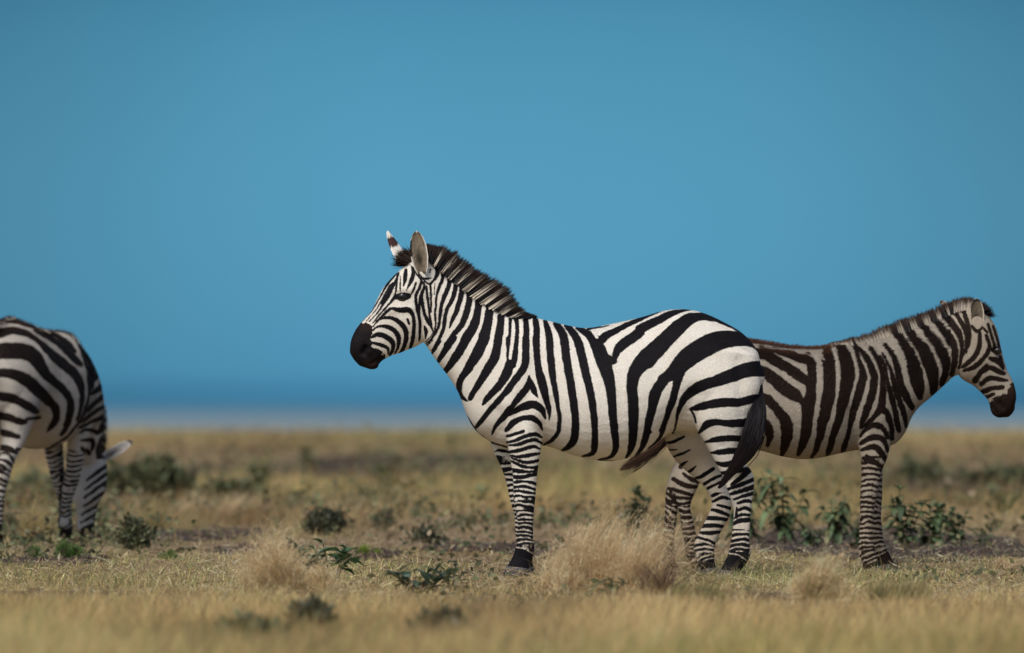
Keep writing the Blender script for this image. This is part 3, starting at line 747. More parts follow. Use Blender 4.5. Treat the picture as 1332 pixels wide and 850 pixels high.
brow = Z(*B_,
  [(215,475,22),(190,560,34),(150,620,42),(110,700,50),(60,770,44)], [(222,460,18),(206,540,24),(195,650,22)], [(240,500,12),(238,600,20),(241,655,14)],
  [(295,440,36),(288,500,46),(283,550,36),(270,605,12)], [(352,400,18),(370,470,40),(350,540,44),(322,600,26),(300,645,14)], [(396,565,22),(372,635,26),(345,685,14)],
  [(370,405,12),(410,480,26),(450,545,26),(430,620,34),(395,700,34),(400,780,34),(412,860,34)], [(440,530,18),(480,590,24),(455,680,36),(455,760,36),(478,860,34)],
  [(500,600,16),(507,680,28),(515,760,24),(532,850,28)], [(570,385,18),(605,440,38),(590,520,30),(542,580,25),(545,650,25),(548,750,22),(548,860,20)],
  [(586,575,15),(578,685,9)], [(445,515,16),(505,526,24),(548,518,12)], [(540,430,20),(535,465,16)], [(430,470,10),(480,545,18),(522,575,20),(548,570,18)])
jaw = Z(*C_, [(40,400,20),(55,470,20),(75,540,20),(105,600,20),(125,650,10)], [(65,610,13),(76,645,28),(72,695,10)], [(85,400,18),(95,470,16),(100,530,18),(112,590,15),(124,645,9)], [(35,400,18),(28,500,20),(32,600,18),(28,690,10)])
paint(D, P2w, neck + chest + flank + rump + thigh); paint(D, P2, facial + brow + jaw)
near = P3[:, 1] < -6
for msk, stk in ((near, upper + hockN), (P3[:, 1] > 4, hockF)):
    tmp = D[msk]; paint(tmp, P2w[msk], stk); D[msk] = tmp
far_side = P3[:, 1] > 8
carve = Z(*E_, [(366,132,11),(388,158,15)], [(366,132,12),(420,114,11),(500,88,9)])
carve += Z(*F_, [(152,548,24),(120,620,42),(85,720,44),(55,840,46)])
carve += Z(*C_, [(682,592,14),(672,700,24),(656,830,20)])
paint(D, P2w, carve, True)
# muzzle
mz = poly_sd(P2, [(450 + x / 5.664, 340 + y / 5.664) for x, y in [(95,440),(118,455),(160,455),(198,478),(203,512),(192,545),(182,590),(200,632),(262,662),(290,700),(300,760),(180,830),(40,800),(-10,640),(10,540)]])
mz = mz + (fnoise(P2[:, 0] / 3.5, P2[:, 1] / 3.5, 50) - .5) * 7
D = np.minimum(D, mz)
paint(D, P2, Z(*A_, [(195,622,12),(240,640,14),(285,665,10)], [(265,690,6),(285,655,6)]), True)
# pale inside of the far thigh, a few strokes only
inner = P3[:, 1] > 2
zone = inner & (P2[:, 1] > 566) & (P2[:, 1] < 640) & (P2[:, 0] > 852) & (P2[:, 0] < 960)
Dz = np.full(len(V), FAR)
paint(Dz, P2w, Z(*G_, [(100,388,14),(180,375,22),(250,340,14)], [(130,430,12),(205,425,10)], [(175,475,14),(240,450,18),(290,428,10)], [(215,545,16),(245,520,24),(272,500,8)],
   [(265,580,12),(295,560,24),(330,532,8)], [(310,615,16),(360,600,26),(440,550,26)], [(385,650,26),(440,615,22),(500,590,20)], [(405,680,20),(450,655,18),(510,625,16)]))
D = np.where(zone, Dz, D)
leg_set(zm, D, P3, V, [
    (foreN, -.125, dict(t0=130, p0=6.8, p1=4.6, du0=.66, du1=.78, black=222, skew=.15, arch=-.5, seed=1, fwd=-1, warp=1.2)),
    (foreF, .10, dict(t0=24, p0=8.5, p1=4.8, du0=.52, du1=.72, black=178, skew=.6, arch=-.5, seed=2, fwd=-1, warp=1.1)),
    (hindN, -.135, dict(t0=238, p0=8.0, p1=4.4, du0=.64, du1=.78, black=276, skew=-.2, arch=-.5, seed=3, fwd=-1, warp=1.2)),
    (hindF, .12, dict(t0=192, p0=7.5, p1=4.4, du0=.62, du1=.78, black=222, skew=-.3, arch=-.5, seed=4, fwd=-1, warp=1.2))])
D += (vnoise(P2[:, 0] / 2.2, P2[:, 1] / 2.2, 8) - .5) * .5
legz = np.clip((P2[:, 1] - 640) / 50, 0, 1) * .45
groin = np.exp(-((P2[:, 0] - 895) / 45) ** 2 - ((P2[:, 1] - 596) / 28) ** 2) * (P3[:, 1] > 0) * .75
chestd = np.exp(-((P2[:, 0] - 640) / 22) ** 2 - ((P2[:, 1] - 562) / 16) ** 2) * .5 + np.exp(-((P2[:, 0] - 712) / 10) ** 2 - ((P2[:, 1] - 560) / 22) ** 2) * .35
brownm = np.exp(-((P2[:, 0] - 478) / 9) ** 2 - ((P2[:, 1] - 424) / 8) ** 2) * .45 + np.exp(-((P2[:, 0] - 482) / 8) ** 2 - ((P2[:, 1] - 474) / 5) ** 2) * .5 + .04
brownm = np.clip(brownm + np.clip(-mz / 6, 0, 1) * .05, 0, 1)
dustm = np.clip(legz + groin + chestd, 0, 1)
zm.finish(me, D, dustm, brownm, M_COAT)
fur(zm, me, D, 260000, lambda P: np.interp(zm.px(P)[:, 0], [560, 660, 720], [.005, .0065, .010]) * np.interp(P[:, 2], [.55, .75], [.42, 1]), (.80, .755, .67), (.007, .007, .009), -1, dustm, brownm)
build_eye(zm.root, (zm.x(524), -.092, zm.z(386.5)), .0205, (0, -1, 0)); build_eye(zm.root, (zm.x(524), .088, zm.z(386.5)), .017, (0, 1, 0))
EARC = dict(inner=(.25, .205, .15), rim=(.72, .67, .58), outer=(.70, .66, .58))
build_ear('ear', zm.root, (zm.x(549), -.098, zm.z(357)), (zm.x(541.5), -.13, zm.z(301.5)), .050, (-.12, -1, .05), M_EAR, depth=.45, patch=(.42, .78, (.02, .013, .012)), **EARC)
build_ear('ear', zm.root, (zm.x(527), .055, zm.z(346)), (zm.x(502.5), .12, zm.z(301.5)), .042, (-.62, .78, -.30), M_EAR, depth=.45, prof=(.6, .95, 1.0, .80, .46, .20, .03), patch=(.56, .82, (.05, .022, .022)), **EARC)
def hoofs(an, items):
    for (top, bot, yc, a, b) in items:
        f = lambda pr: tuple((an.x(p[0]), an.z(p[1])) for p in pr)
        build_hoof(an.root, f(top), f(bot), yc, a, b)
hoofs(zm, [(((658,737.5),(690.5,740)), ((653.5,748.5),(692,749)), -.125, .040, .048), (((667,738),(696,739)), ((663,746),(697,747)), .10, .040, .047),
           (((935,742),(963,744.5)), ((930,750.5),(960,751.5)), -.135, .039, .046), (((912,742),(934.5,740)), ((911,750),(935,749.5)), .12, .039, .046)])
def stripe_at(an, me, r, u_px=0):
    """stripe value of the coat nearest to each hair root (2-D look-up on the traced stripes)"""
    return None
def mane_colours(an, strokes, top=BRN, light=False, lum=1.0):
    def f(r, u):
        P = an.px(r)[:, [0, 2]]; d = np.full(len(r), FAR); paint(d, P, strokes)
        k = ((d > .5) if light else (d < .3))[:, None]; n = len(r); v = RNG.uniform(.75, 1.25, (n, 1))
        return np.where(k, BLK, CRM * lum) * v, np.where(k, top * .8, top) * v
    return f
MB = [(552,331),(558,337),(565,343.5),(575,351),(586,361),(598,370),(608,379),(618,386.5),(630,395),(643,402.5),(657,410),(672,414),(690,415)]
MT = [(553,318),(563,318),(578,320.5),(593,327.5),(607,339),(621,349.5),(635,358),(649,365.5),(660,374),(669,385),(677,398),(688,407),(700,412)]
light_hair = Z(*C_, [(135,172,26),(190,115,20)], [(200,222,26),(275,145,20)], [(248,268,28),(330,180,22)], [(298,312,28),(378,215,22)], [(342,362,32),(465,278,22)], [(405,402,34),(555,322,24)], [(470,456,36),(585,368,26)], [(545,486,34),(645,390,24)], [(622,512,30),(665,445,22)], [(690,540,24),(720,520,16)])
to3 = lambda an, L, y=0: np.array([(an.x(a), y, an.z(b)) for a, b in L])
h = zm.hair('mane', to3(zm, MB), to3(zm, MT), 12000, .024, .0042, mane_colours(zm, light_hair, BRN, True), jitter=1.0, mix_at=.56, mix_w=.5)
fl = zm.hair('mane', to3(zm, [(541,337),(534,340),(528,346)]), to3(zm, [(527,322),(514,331),(510,346)]), 900, .022, .004, lambda r, u: (np.tile(BRN * .8, (len(r), 1)) * RNG.uniform(.6, 1.4, (len(r), 1)), np.tile(BRN, (len(r), 1))), jitter=3)
strand_obj('mane', [h, fl], M_HAIR, zm.root)
def tail(an, path, n, colr, colt, dock=None):
    """path rows: (px, py, lateral m, spread px); long hairs that leave the dock and follow the path"""
    C = catmull([(an.x(a), y, an.z(b), w * an.s) for a, b, y, w in path], 8); M = len(C); parts = []
    off = RNG.normal(0, .5, (n, 3)); l0 = RNG.uniform(0, .35, n); l1 = np.clip(RNG.uniform(.7, 1.05, n), 0, 1)
    K = 9; pts = []
    for k in range(K):
        t = (l0 + (l1 - l0) * k / (K - 1)) * (M - 1); i = np.minimum(t.astype(int), M - 2); f = (t - i)[:, None]
        c = C[i] * (1 - f) + C[i + 1] * f; pts.append(c[:, :3] + off * c[:, 3:4] + RNG.normal(0, .0015, (n, 3)))
    V = []; T = []
    for k in range(K):
        d = pts[min(k + 1, K - 1)] - pts[max(k - 1, 0)]; s = np.stack([d[:, 2], 0 * d[:, 0], -d[:, 0]], 1); s /= np.linalg.norm(s, axis=1, keepdims=True) + 1e-9
        w = .0028 * (1 - .7 * k / (K - 1)); V += [pts[k] - s * w, pts[k] + s * w]
        col = np.array(colr) * (1 - k / (K - 1)) + np.array(colt) * k / (K - 1); col = col[None] * np.clip(RNG.normal(1, .3, (n, 1)), .4, 1.9) if k == 0 else col[None] * vv
        if k == 0: vv = np.clip(RNG.normal(1, .35, (n, 1)), .4, 2.2)
        T += [col, col]
    V = np.stack(V, 1).reshape(-1, 3); T = np.stack(T, 1).reshape(-1, 3); b = (np.arange(n) * 2 * K)[:, None]
    Q = np.concatenate([b + np.array([2 * k, 2 * k + 1, 2 * k + 3, 2 * k + 2]) for k in range(K - 1)], 1).reshape(-1, 4)
    o = strand_obj('tail', [(V, Q, np.zeros((0, 3), int), T)], M_HAIR, an.root)
    if dock:
        d = loft_mesh(an.rings(dock), 3)
        dk = make_mesh('tail_dock', d[0], np.concatenate([d[1].ravel(), d[2].ravel()]), np.array([4] * len(d[1]) + [3] * len(d[2]), np.int32), M_HAIR, o,
                       {'tint': ('FLOAT_COLOR', np.where((np.sin(d[0][:, 2] * 170) > .1)[:, None], CRM, BLK))})
    return o
tail(zm, [(988,498,-.05,2.5),(986,520,-.13,5),(984,545,-.20,8.5),(978,570,-.24,9.5),(965,594,-.25,7),(949,615,-.25,4),(934,634,-.25,1.2)], 1500, (.005, .005, .007), (.015, .009, .008),
     [((984,486),(991,486),.03,-.01), ((985,504),(992,504),.026,-.05), ((984,522),(992,522),.022,-.12), ((983,540),(990,540),.015,-.17)])

# ------------------------------------------------------------------ the young zebra behind it, facing right
zr = Animal('zebra', 'brown tinged young zebra facing right, hindquarters hidden behind the bigger zebra', 1000, 742)
K_ = (980, 420, 4.722); L_ = (1120, 380, 4.722); R_ = (1200, 370, 4.474); M_ = (1080, 560, 4.25)
body = [((890,465),(894,505),.1,0,0), ((902,446),(906,556),.19), ((918,439),(920,572),.235), ((940,439),(940,580),.25), ((967,442.5),(966,582),.255), ((995,447),(993,587),.265),
        ((1020,451.5),(1018,594),.27), ((1045,453.5),(1045,597.5),.27), ((1070,453),(1070,595),.255), ((1092,449.5),(1092,590),.235), ((1112,448.5),(1112,586),.205),
        ((1128,446.5),(1142,583),.185), ((1142,442),(1163,578),.16), ((1157,437),(1177,563),.135), ((1172,432),(1185,544),.115), ((1187,427),(1196,529),.10), ((1202,422.5),(1211,516.5),.095),
        ((1218,416.5),(1226,503),.09), ((1234,408.5),(1238,492),.085), ((1247,403),(1247,487),.078)]
head = [((1243,418),(1245,460),.05), ((1255,400.5),(1247,486.5),.08), ((1270,401),(1254,495),.092), ((1284,409),(1263,500),.096), ((1292,420),(1269,504),.093), ((1297.5,432),(1274,509),.085),
        ((1301,448),(1279,513.5),.074), ((1305,465),(1284,519),.064), ((1310,482),(1287,525),.057), ((1315.5,492),(1288,532),.055), ((1319.5,502),(1291,539),.055), ((1322,516),(1298,543.5),.05), ((1320,528),(1308,543),.035)]
foreN = [((1165,500),(1110,510),.065), ((1163,540),(1113,545),.07), ((1158.5,572),(1114.5,572),.066), ((1153,596),(1118.5,596),.056), ((1146,613),(1119.5,614),.046), ((1143,629),(1119,630),.043), ((1140,643),(1118,643),.042),
         ((1137,657),(1118,657),.037), ((1135,672),(1117.5,672),.031), ((1134.5,688),(1117,688),.028), ((1135,704),(1116,704),.029), ((1138,716),(1115,718),.033), ((1140,725),(1119.5,729),.029), ((1144,734),(1122,737.5),.035), ((1146,738),(1122.5,741),.036)]
foreF = [((1160,545),(1115,545),.065), ((1152,596),(1122,596),.054), ((1149,613),(1126,614),.045), ((1148.5,628),(1128,630),.043), ((1148.5,643),(1128,645),.042), ((1147.5,660),(1128.5,660),.036), ((1147,674),(1130,675),.03),
         ((1148.5,688),(1131,690),.028), ((1150,702),(1131,704),.029), ((1154,712),(1132,716),.033), ((1158,721),(1138,726),.029), ((1163,731),(1141,735.5),.035), ((1165,735),(1142,739),.036)]
hindN = [((958,520),(904,520),.10), ((950,560),(900,556),.10), ((938,588),(893,582),.084), ((922,606),(886,601),.065), ((912,624),(880,619),.053), ((904,641),(877,636),.046), ((898,655),(880.5,656),.041), ((898.5,667),(883,668),.034),
         ((903,684),(886,686),.031), ((907,702),(890,706),.031), ((910,718),(891.5,720),.034), ((913.5,728),(896.5,731),.03), ((918,736),(899,738),.034), ((919,740),(899,742),.035)]
hindF = [((946,566),(898,552),.095), ((924,592),(886,582),.084), ((908,611),(878,603),.062), ((897,628),(870.5,620),.052), ((889,643),(866.5,638),.046), ((883,656),(865.5,655),.041), ((881.5,669),(865,668),.035), ((879,691),(862.5,690),.031),
         ((877,708),(860,708),.032), ((876,721),(857.5,720),.035), ((878,730),(861,731.5),.03), ((883,737),(863,739),.034), ((884,741),(863,742),.035)]
LEGS = [(foreN, -.115), (foreF, .10), (hindN, -.11), (hindF, .10)]
me = fuse([loft_mesh(zr.rings(body, egg=.16)), loft_mesh(zr.rings(head, egg=-.12))] + [loft_mesh(zr.rings(L, yc=y)) for L, y in LEGS], VOX * 1.08)
sculpt(zr, me, [([(1300,525,4),(1303,531,4)], .012, 0), ([(1296,537,2),(1291,531,2)], .006, 0), ([(1294,456,5),(1300,458,5)], .008, 0), ([(1110,585,7),(1108,560,8),(1106,535,8)], .016, -1),
     ([(1125,470,14),(1136,510,18),(1140,540,18)], -.012, 0), ([(1291,447,4),(1299,449,4)], -.008, 0), ([(1258,485,12),(1266,470,12)], -.007, 0)])
V = vget(me); P3 = zr.px(V); P2 = P3[:, [0, 2]].copy()
P2w = P2 + np.stack([(vnoise(P2[:, 0] / 6, P2[:, 1] / 6, 23) - .5) * 1.6, (vnoise(P2[:, 0] / 6, P2[:, 1] / 6, 24) - .5) * 1.6], 1)
D = np.full(len(V), FAR)
bodyR = Z(*K_,
  [(-60,195,50),(60,195,60),(120,230,60),(200,275,60),(270,325,60),(335,370,56),(348,430,62),(330,500,80),(325,580,66),(318,660,62),(300,740,48),(272,805,22)],
  [(330,205,40),(352,260,50),(356,340,46),(348,400,50)], [(40,150,10),(140,178,28),(220,197,44),(290,225,46),(340,250,40)],
  [(-60,290,60),(50,300,62),(110,340,70),(180,400,80),(240,440,74),(282,475,34),(290,505,14)],
  [(-60,430,60),(60,465,54),(110,500,55),(160,560,55),(195,620,70),(200,690,68),(185,760,42),(172,815,12)],
  [(-60,600,50),(40,600,40),(85,640,52),(96,690,44),(84,750,18)], [(-60,190,40),(0,180,40)],
  [(455,165,56),(458,230,72),(462,300,75),(460,400,76),(445,500,74),(420,600,60),(400,700,45),(380,780,32),(358,822,16)],
  [(540,155,55),(565,230,82),(576,320,84),(556,430,70),(530,530,55),(510,620,45),(480,700,36),(460,780,34),(452,808,16)],
  [(628,150,22),(638,200,20),(655,260,30),(668,330,44),(642,430,50),(615,520,45),(594,610,28),(573,690,19),(556,755,30),(545,788,18)],
  [(655,165,20),(700,230,34),(735,330,40),(725,430,46),(700,510,46),(670,590,34),(652,640,10)],
  [(720,160,24),(765,240,28),(790,330,32),(788,430,36),(778,520,40),(740,572,28),(690,622,20),(655,645,9)],
  [(780,520,36),(818,570,32),(840,640,30),(848,710,24)], [(650,700,10),(690,650,26),(745,628,34),(790,650,24),(822,705,22)])
neckR = Z(*L_,
  [(110,395,12),(140,450,14),(152,520,16),(168,600,25),(190,680,32),(210,760,32),(226,850,26)], [(128,380,10),(155,430,12),(185,500,20),(202,590,30),(235,680,30),(262,760,26),(272,820,18)],
  [(150,330,20),(190,385,30),(222,480,36),(242,580,45),(277,650,44),(312,715,26)],
  [(215,250,36),(262,315,52),(305,400,70),(330,490,85),(345,570,76),(362,645,36)], [(285,220,40),(330,290,54),(385,360,75),(420,440,80),(440,530,66),(440,615,36)],
  [(365,190,40),(422,262,52),(475,330,60),(512,410,56),(515,490,40),(493,565,28)], [(445,160,36),(492,212,42),(545,290,50),(572,370,38),(570,440,33),(553,505,24)],
  [(500,120,34),(540,172,36),(590,240,35),(613,310,26),(615,380,20),(600,470,12)], [(550,100,24),(592,152,22),(632,220,26),(646,300,22),(640,370,14)])
headR = Z(*R_,
  [(235,150,22),(265,255,22),(266,340,18),(235,400,18),(222,425,10)], [(280,240,12),(312,275,18),(340,258,10)], [(330,285,16),(326,360,26),(300,420,26),(245,470,22),(222,485,10)],
  [(368,300,18),(386,370,20),(352,430,24),(300,480,26),(238,504,12)], [(392,432,22),(440,450,34),(468,490,16)], [(345,512,20),(390,486,26),(440,508,28),(475,520,16)],
  [(340,580,26),(390,546,24),(450,555,24),(490,560,12)], [(352,625,26),(402,606,24),(462,600,24)], [(305,560,34),(340,505,24),(372,470,14)], [(366,660,18),(412,640,16)],
  [(378,235,14),(402,310,14),(418,372,14)], [(408,245,12),(432,320,12),(446,375,12)], [(405,380,22),(432,388,40),(452,386,26)], [(450,420,14),(470,480,10)], [(345,250,10),(372,280,10)])
legT = Z(*M_, [(165,72,16),(220,40,28),(275,42,28),(300,75,22),(312,112,18)], [(170,108,12),(238,90,30),(282,132,32),(300,168,14)], [(195,140,14),(235,170,28),(282,205,16)])
paint(D, P2w, bodyR + neckR); paint(D, P2, headR + legT)
paint(D, P2, Z(*K_, [(398,170,10),(418,205,16),(436,238,12)], [(36,152,8),(130,165,12),(200,168,12),(290,180,14),(365,215,12)]), True)
spine = Z(*K_, [(-60,95,36),(0,112,34),(100,125,34),(180,142,32),(290,152,28),(400,152,26),(470,140,26)])
paint(D, P2, spine)
mzn = (fnoise(P2[:, 0] / 3.5, P2[:, 1] / 3.5, 51) - .5) * 7
mz = mzn + poly_sd(P2, [(1200 + x / 4.474, 370 + y / 4.474) for x, y in [(385,700),(395,680),(430,655),(485,640),(500,600),(528,572),(600,560),(600,800),(420,830),(360,760)]])
D = np.minimum(D, mz)
paint(D, P2, Z(*J_, [(178,88,28),(218,58,12)], [(190,130,16),(240,165,28),(312,188,28)], [(128,165,24),(200,205,34),(285,218,22)], [(100,228,22),(180,250,26),(255,272,18)], [(88,262,18),(150,285,22),(240,292,18)], [(88,305,16),(130,318,20),(180,328,20),(238,318,16)]))
leg_set(zr, D, P3, V, [
    (foreN, -.115, dict(t0=88, p0=8.0, p1=5.8, du0=.46, du1=.56, black=228, skew=.15, arch=-.5, seed=5, warp=1.5)), (foreF, .10, dict(t0=72, p0=8.0, p1=5.8, du0=.46, du1=.58, black=178, skew=-.2, arch=-.5, seed=6, warp=1.5)),
    (hindN, -.11, dict(t0=142, p0=8.6, p1=5.0, du0=.54, du1=.70, black=224, skew=-.3, arch=.6, seed=7, warp=1.8)), (hindF, .10, dict(t0=92, p0=8.8, p1=5.2, du0=.52, du1=.66, black=182, skew=-.9, arch=.6, seed=8, warp=2))])
D += (vnoise(P2[:, 0] / 2.0, P2[:, 1] / 2.0, 28) - .5) * .9 - np.interp(P2[:, 0], [1090, 1130, 1235, 1260], [.75, .7, .8, .6]) * np.interp(P2[:, 1], [590, 610], [1, .3])
sp = np.full(len(V), FAR); paint(sp, P2, spine)
brownm = np.clip(1 - sp / 10, 0, 1) * .9 + .07 * np.clip((1180 - P2[:, 0]) / 120, 0, 1) + np.exp(-((P2[:, 0] - 1316) / 8) ** 2 - ((P2[:, 1] - 505) / 8) ** 2) * .5
dustm = np.clip((P2[:, 1] - 650) / 60, 0, 1) * .35 + np.exp(-((P2[:, 0] - 1060) / 80) ** 2 - ((P2[:, 1] - 596) / 10) ** 2) * .3
brownm = np.clip(brownm, 0, 1)
zr.finish(me, D, dustm, brownm, M_COAT_BROWN)
fur(zr, me, D, 200000, lambda P: np.where(zr.px(P)[:, 0] > 1235, .006, (.013 + .014 * np.clip((P[:, 2] - 1.0) / .2, 0, 1)) * np.interp(P[:, 2], [.55, .75], [.4, 1])), (.40, .345, .275), (.012, .0078, .006), 1, dustm, brownm, width=.0042, lift=.3)
build_eye(zr.root, (zr.x(1297), -.078, zr.z(456.5)), .017, (0, -1, 0)); build_eye(zr.root, (zr.x(1297), .078, zr.z(456.5)), .017, (0, 1, 0))
EARR = dict(inner=(.20, .165, .12), rim=(.50, .44, .35), outer=(.5, .45, .37))
build_ear('ear', zr.root, (zr.x(1271.5), -.062, zr.z(431)), (zr.x(1269.5), -.10, zr.z(389)), .041, (.15, -1, .05), M_EAR, depth=.45, patch=(.62, 1.0, (.03, .02, .016)), **EARR)
build_ear('ear', zr.root, (zr.x(1250), .055, zr.z(412)), (zr.x(1224), .10, zr.z(391)), .034, (-.3, -.3, 1), M_EAR, depth=.35, patch=(.55, 1.0, (.03, .018, .012)), **EARR)
hoofs(zr, [(((1147,736.5),(1122,740)), ((1150,742.5),(1122,744)), -.115, .036, .042), (((1165.5,733.5),(1142,738)), ((1169,740),(1143,742)), .10, .036, .042),
           (((919,738),(899,740)), ((922,743),(898,744)), -.11, .036, .042), (((884,739),(863,741)), ((887,744),(862,744)), .10, .036, .042)])
MB = [(1080,451),(1098,449.5),(1112,449.5),(1128,448),(1147,441),(1163,436),(1179,431),(1195,426),(1211,420.5),(1226,414),(1240,407),(1254,403),(1264,401)]
MT = [(1078,447),(1094,442.5),(1107,438.5),(1121,435),(1141,426.5),(1157,420),(1174,413.5),(1189,409),(1205,404),(1220,397),(1237,390),(1254,385.5),(1270,388)]
h = zr.hair('mane', to3(zr, MB), to3(zr, MT), 4200, .018, .0042, mane_colours(zr, [[(p[0][0] - .45 * (p[1][0] - p[0][0]), p[0][1] - .45 * (p[1][1] - p[0][1]), p[0][2] * 1.05)] + p for p in neckR + bodyR[9:12]], np.array((.045, .022, .014)), lum=.62), jitter=1.3, mix_at=.5, mix_w=.55)
f2 = zr.hair('mane', to3(zr, [(1266,402),(1276,405),(1284,411)]), to3(zr, [(1277,391),(1289,400),(1295,412)]), 600, .018, .004, lambda r, u: (np.tile(BLK, (len(r), 1)), np.tile(BRN, (len(r), 1))), jitter=2.4)
BR2 = np.array((.075, .034, .018))
f3 = zr.hair('mane', to3(zr, [(940,441),(970,444.5),(1000,449.5),(1030,454),(1060,455),(1090,451)]), to3(zr, [(946,437.5),(976,440.5),(1006,445.5),(1036,450),(1066,450.5),(1095,446)]), 3200, .030, .0042,
    lambda r, u: (np.tile(BR2 * .8, (len(r), 1)) * RNG.uniform(.6, 1.4, (len(r), 1)), np.tile(BR2 * 1.3, (len(r), 1)) * RNG.uniform(.6, 1.4, (len(r), 1))), jitter=2.0)
strand_obj('mane', [h, f2, f3], M_HAIR, zr.root)
tail(zr, [(892,470,0,3),(884,500,0,4),(876,540,0,5),(862,572,0,6),(845,588,0,7),(828,600,0,8),(810,611,0,8)], 220, (.05, .025, .016), (.045, .024, .016),
     [((896,466),(889,462),.03,0), ((889,490),(883,488),.024,0), ((884,512),(879,510),.018,0)])

# ------------------------------------------------------------------ the grazing zebra at the left edge, turned away
TH = math.radians(70); SL = scale_at(713)
ROOT_X = (48 - 666) * SL - .17 * math.sin(TH)
zl = Animal('zebra', 'zebra grazing with its head down at the left edge, seen from behind its flank', 0, 0, 1.0, TH, (ROOT_X, dist_at(713) + CAM_Y, 0))
q = lambda px, py: ((893 - px) * .00402, (FOOT - py) * .00402)          # standing proportions, facing +x
body = [(q(990,478), q(986,512), .10, 0, 0), (q(984,455), q(974,545), .17), (q(966,434), q(950,556), .215), (q(940,418), q(925,560), .24), (q(915,408), q(898,562), .255), (q(890,404), q(874,562), .262),
        (q(862,407), q(846,583), .27), (q(832,413), q(821,595), .285), (q(796,420), q(791,600), .295), (q(763,424), q(763,597), .285), (q(736,423), q(736,589), .265), (q(713,420), q(708,580), .24),
        ((.82,1.29),(.86,.66),.215), ((.93,1.26),(.97,.66),.20), ((1.03,1.20),(1.05,.68),.18,.0), ((1.13,1.11),(1.10,.68),.155,0), ((1.22,1.00),(1.11,.66),.135,-.005), ((1.285,.89),(1.11,.62),.118,-.005),
        ((1.33,.78),(1.12,.57),.105,0), ((1.355,.69),(1.15,.52),.095,.01), ((1.36,.61),(1.18,.48),.088,.012)]
head = [((1.34,.61),(1.22,.54),.05), ((1.38,.54),(1.17,.48),.085), ((1.38,.47),(1.14,.41),.095), ((1.36,.40),(1.125,.34),.096), ((1.33,.33),(1.12,.28),.086), ((1.295,.27),(1.125,.22),.073), ((1.265,.20),(1.12,.165),.062),
        ((1.25,.15),(1.105,.12),.057), ((1.235,.09),(1.10,.075),.055), ((1.215,.045),(1.115,.035),.04)]
head = [(r[0], r[1], r[2] * (1.12 if i < 5 else .88)) + (.004 - .022 * i / 9,) for i, r in enumerate(head)]
def shift(L, dx): return [((q(a, b)[0] + dx * ((b - 545) / 200), q(a, b)[1]), (q(c, d)[0] + dx * ((d - 545) / 200), q(c, d)[1]), hw) for (a, b), (c, d), hw in L]
foreN0 = [((650,500),(712,490),.05), ((652,528),(712,526),.068), ((656,556),(707,556),.072), ((660,578),(705,576),.068), ((664,600),(701.5,598),.058), ((667,618),(699,616),.050), ((667.5,636),(697.5,634),.046), ((668,648),(696.5,648),.046),
         ((669.5,660),(695,660),.042), ((672.5,673),(694,674),.034), ((673.5,688),(693.5,690),.031), ((672.5,702),(694,704),.032), ((670.5,712),(697.5,714),.036), ((667,723),(692,727),.032), ((661,734),(690,737),.036), ((658.5,739),(690,741),.037)]
hindN0 = [((878,450),(982,462),.085), ((884,490),(988.5,497),.10), ((891,520),(983,520),.112), ((900,547),(974,546),.106), ((908,563),(967,563),.096), ((917,578),(962,579),.083), ((926,594),(961,593),.068), ((933,608),(967,601),.057), ((940,622),(977,613),.050),
         ((944.5,635),(980.5,628),.046), ((950,649),(978,649),.043), ((953.5,664),(976,666),.036), ((952.5,684),(975,684),.032), ((950,704),(974,704),.033), ((947,718),(976,721),.037), ((942,730),(968.5,735),.032), ((937,740),(963,742),.036), ((935.5,744),(962,746),.037)]
foreN = shift(foreN0, -.05); foreF = shift(foreN0, .02); hindN = shift(hindN0, -.22); hindF = shift(hindN0, .05)
def lat(L, a, b):
    n = len(L); return [r + (a + (b - a) * min(1, i / (n * .6)),) for i, r in enumerate(L)]
foreN = lat(foreN, -.14, -.035); foreF = lat(foreF, .12, .0); hindN = lat(hindN, -.135, -.10); hindF = lat(hindF, .135, .12)
ident = lambda an, L, egg=0: [(r[0][0], r[0][1], r[1][0], r[1][1], r[2], r[3] if len(r) > 3 else 0, r[4] if len(r) > 4 else egg) for r in L]
me = fuse([loft_mesh(ident(zl, body, .16)), loft_mesh(ident(zl, head, -.12))] + [loft_mesh(ident(zl, L)) for L in (foreN, foreF, hindN, hindF)], VOX * 1.2)
V = vget(me); NN = normals(me)
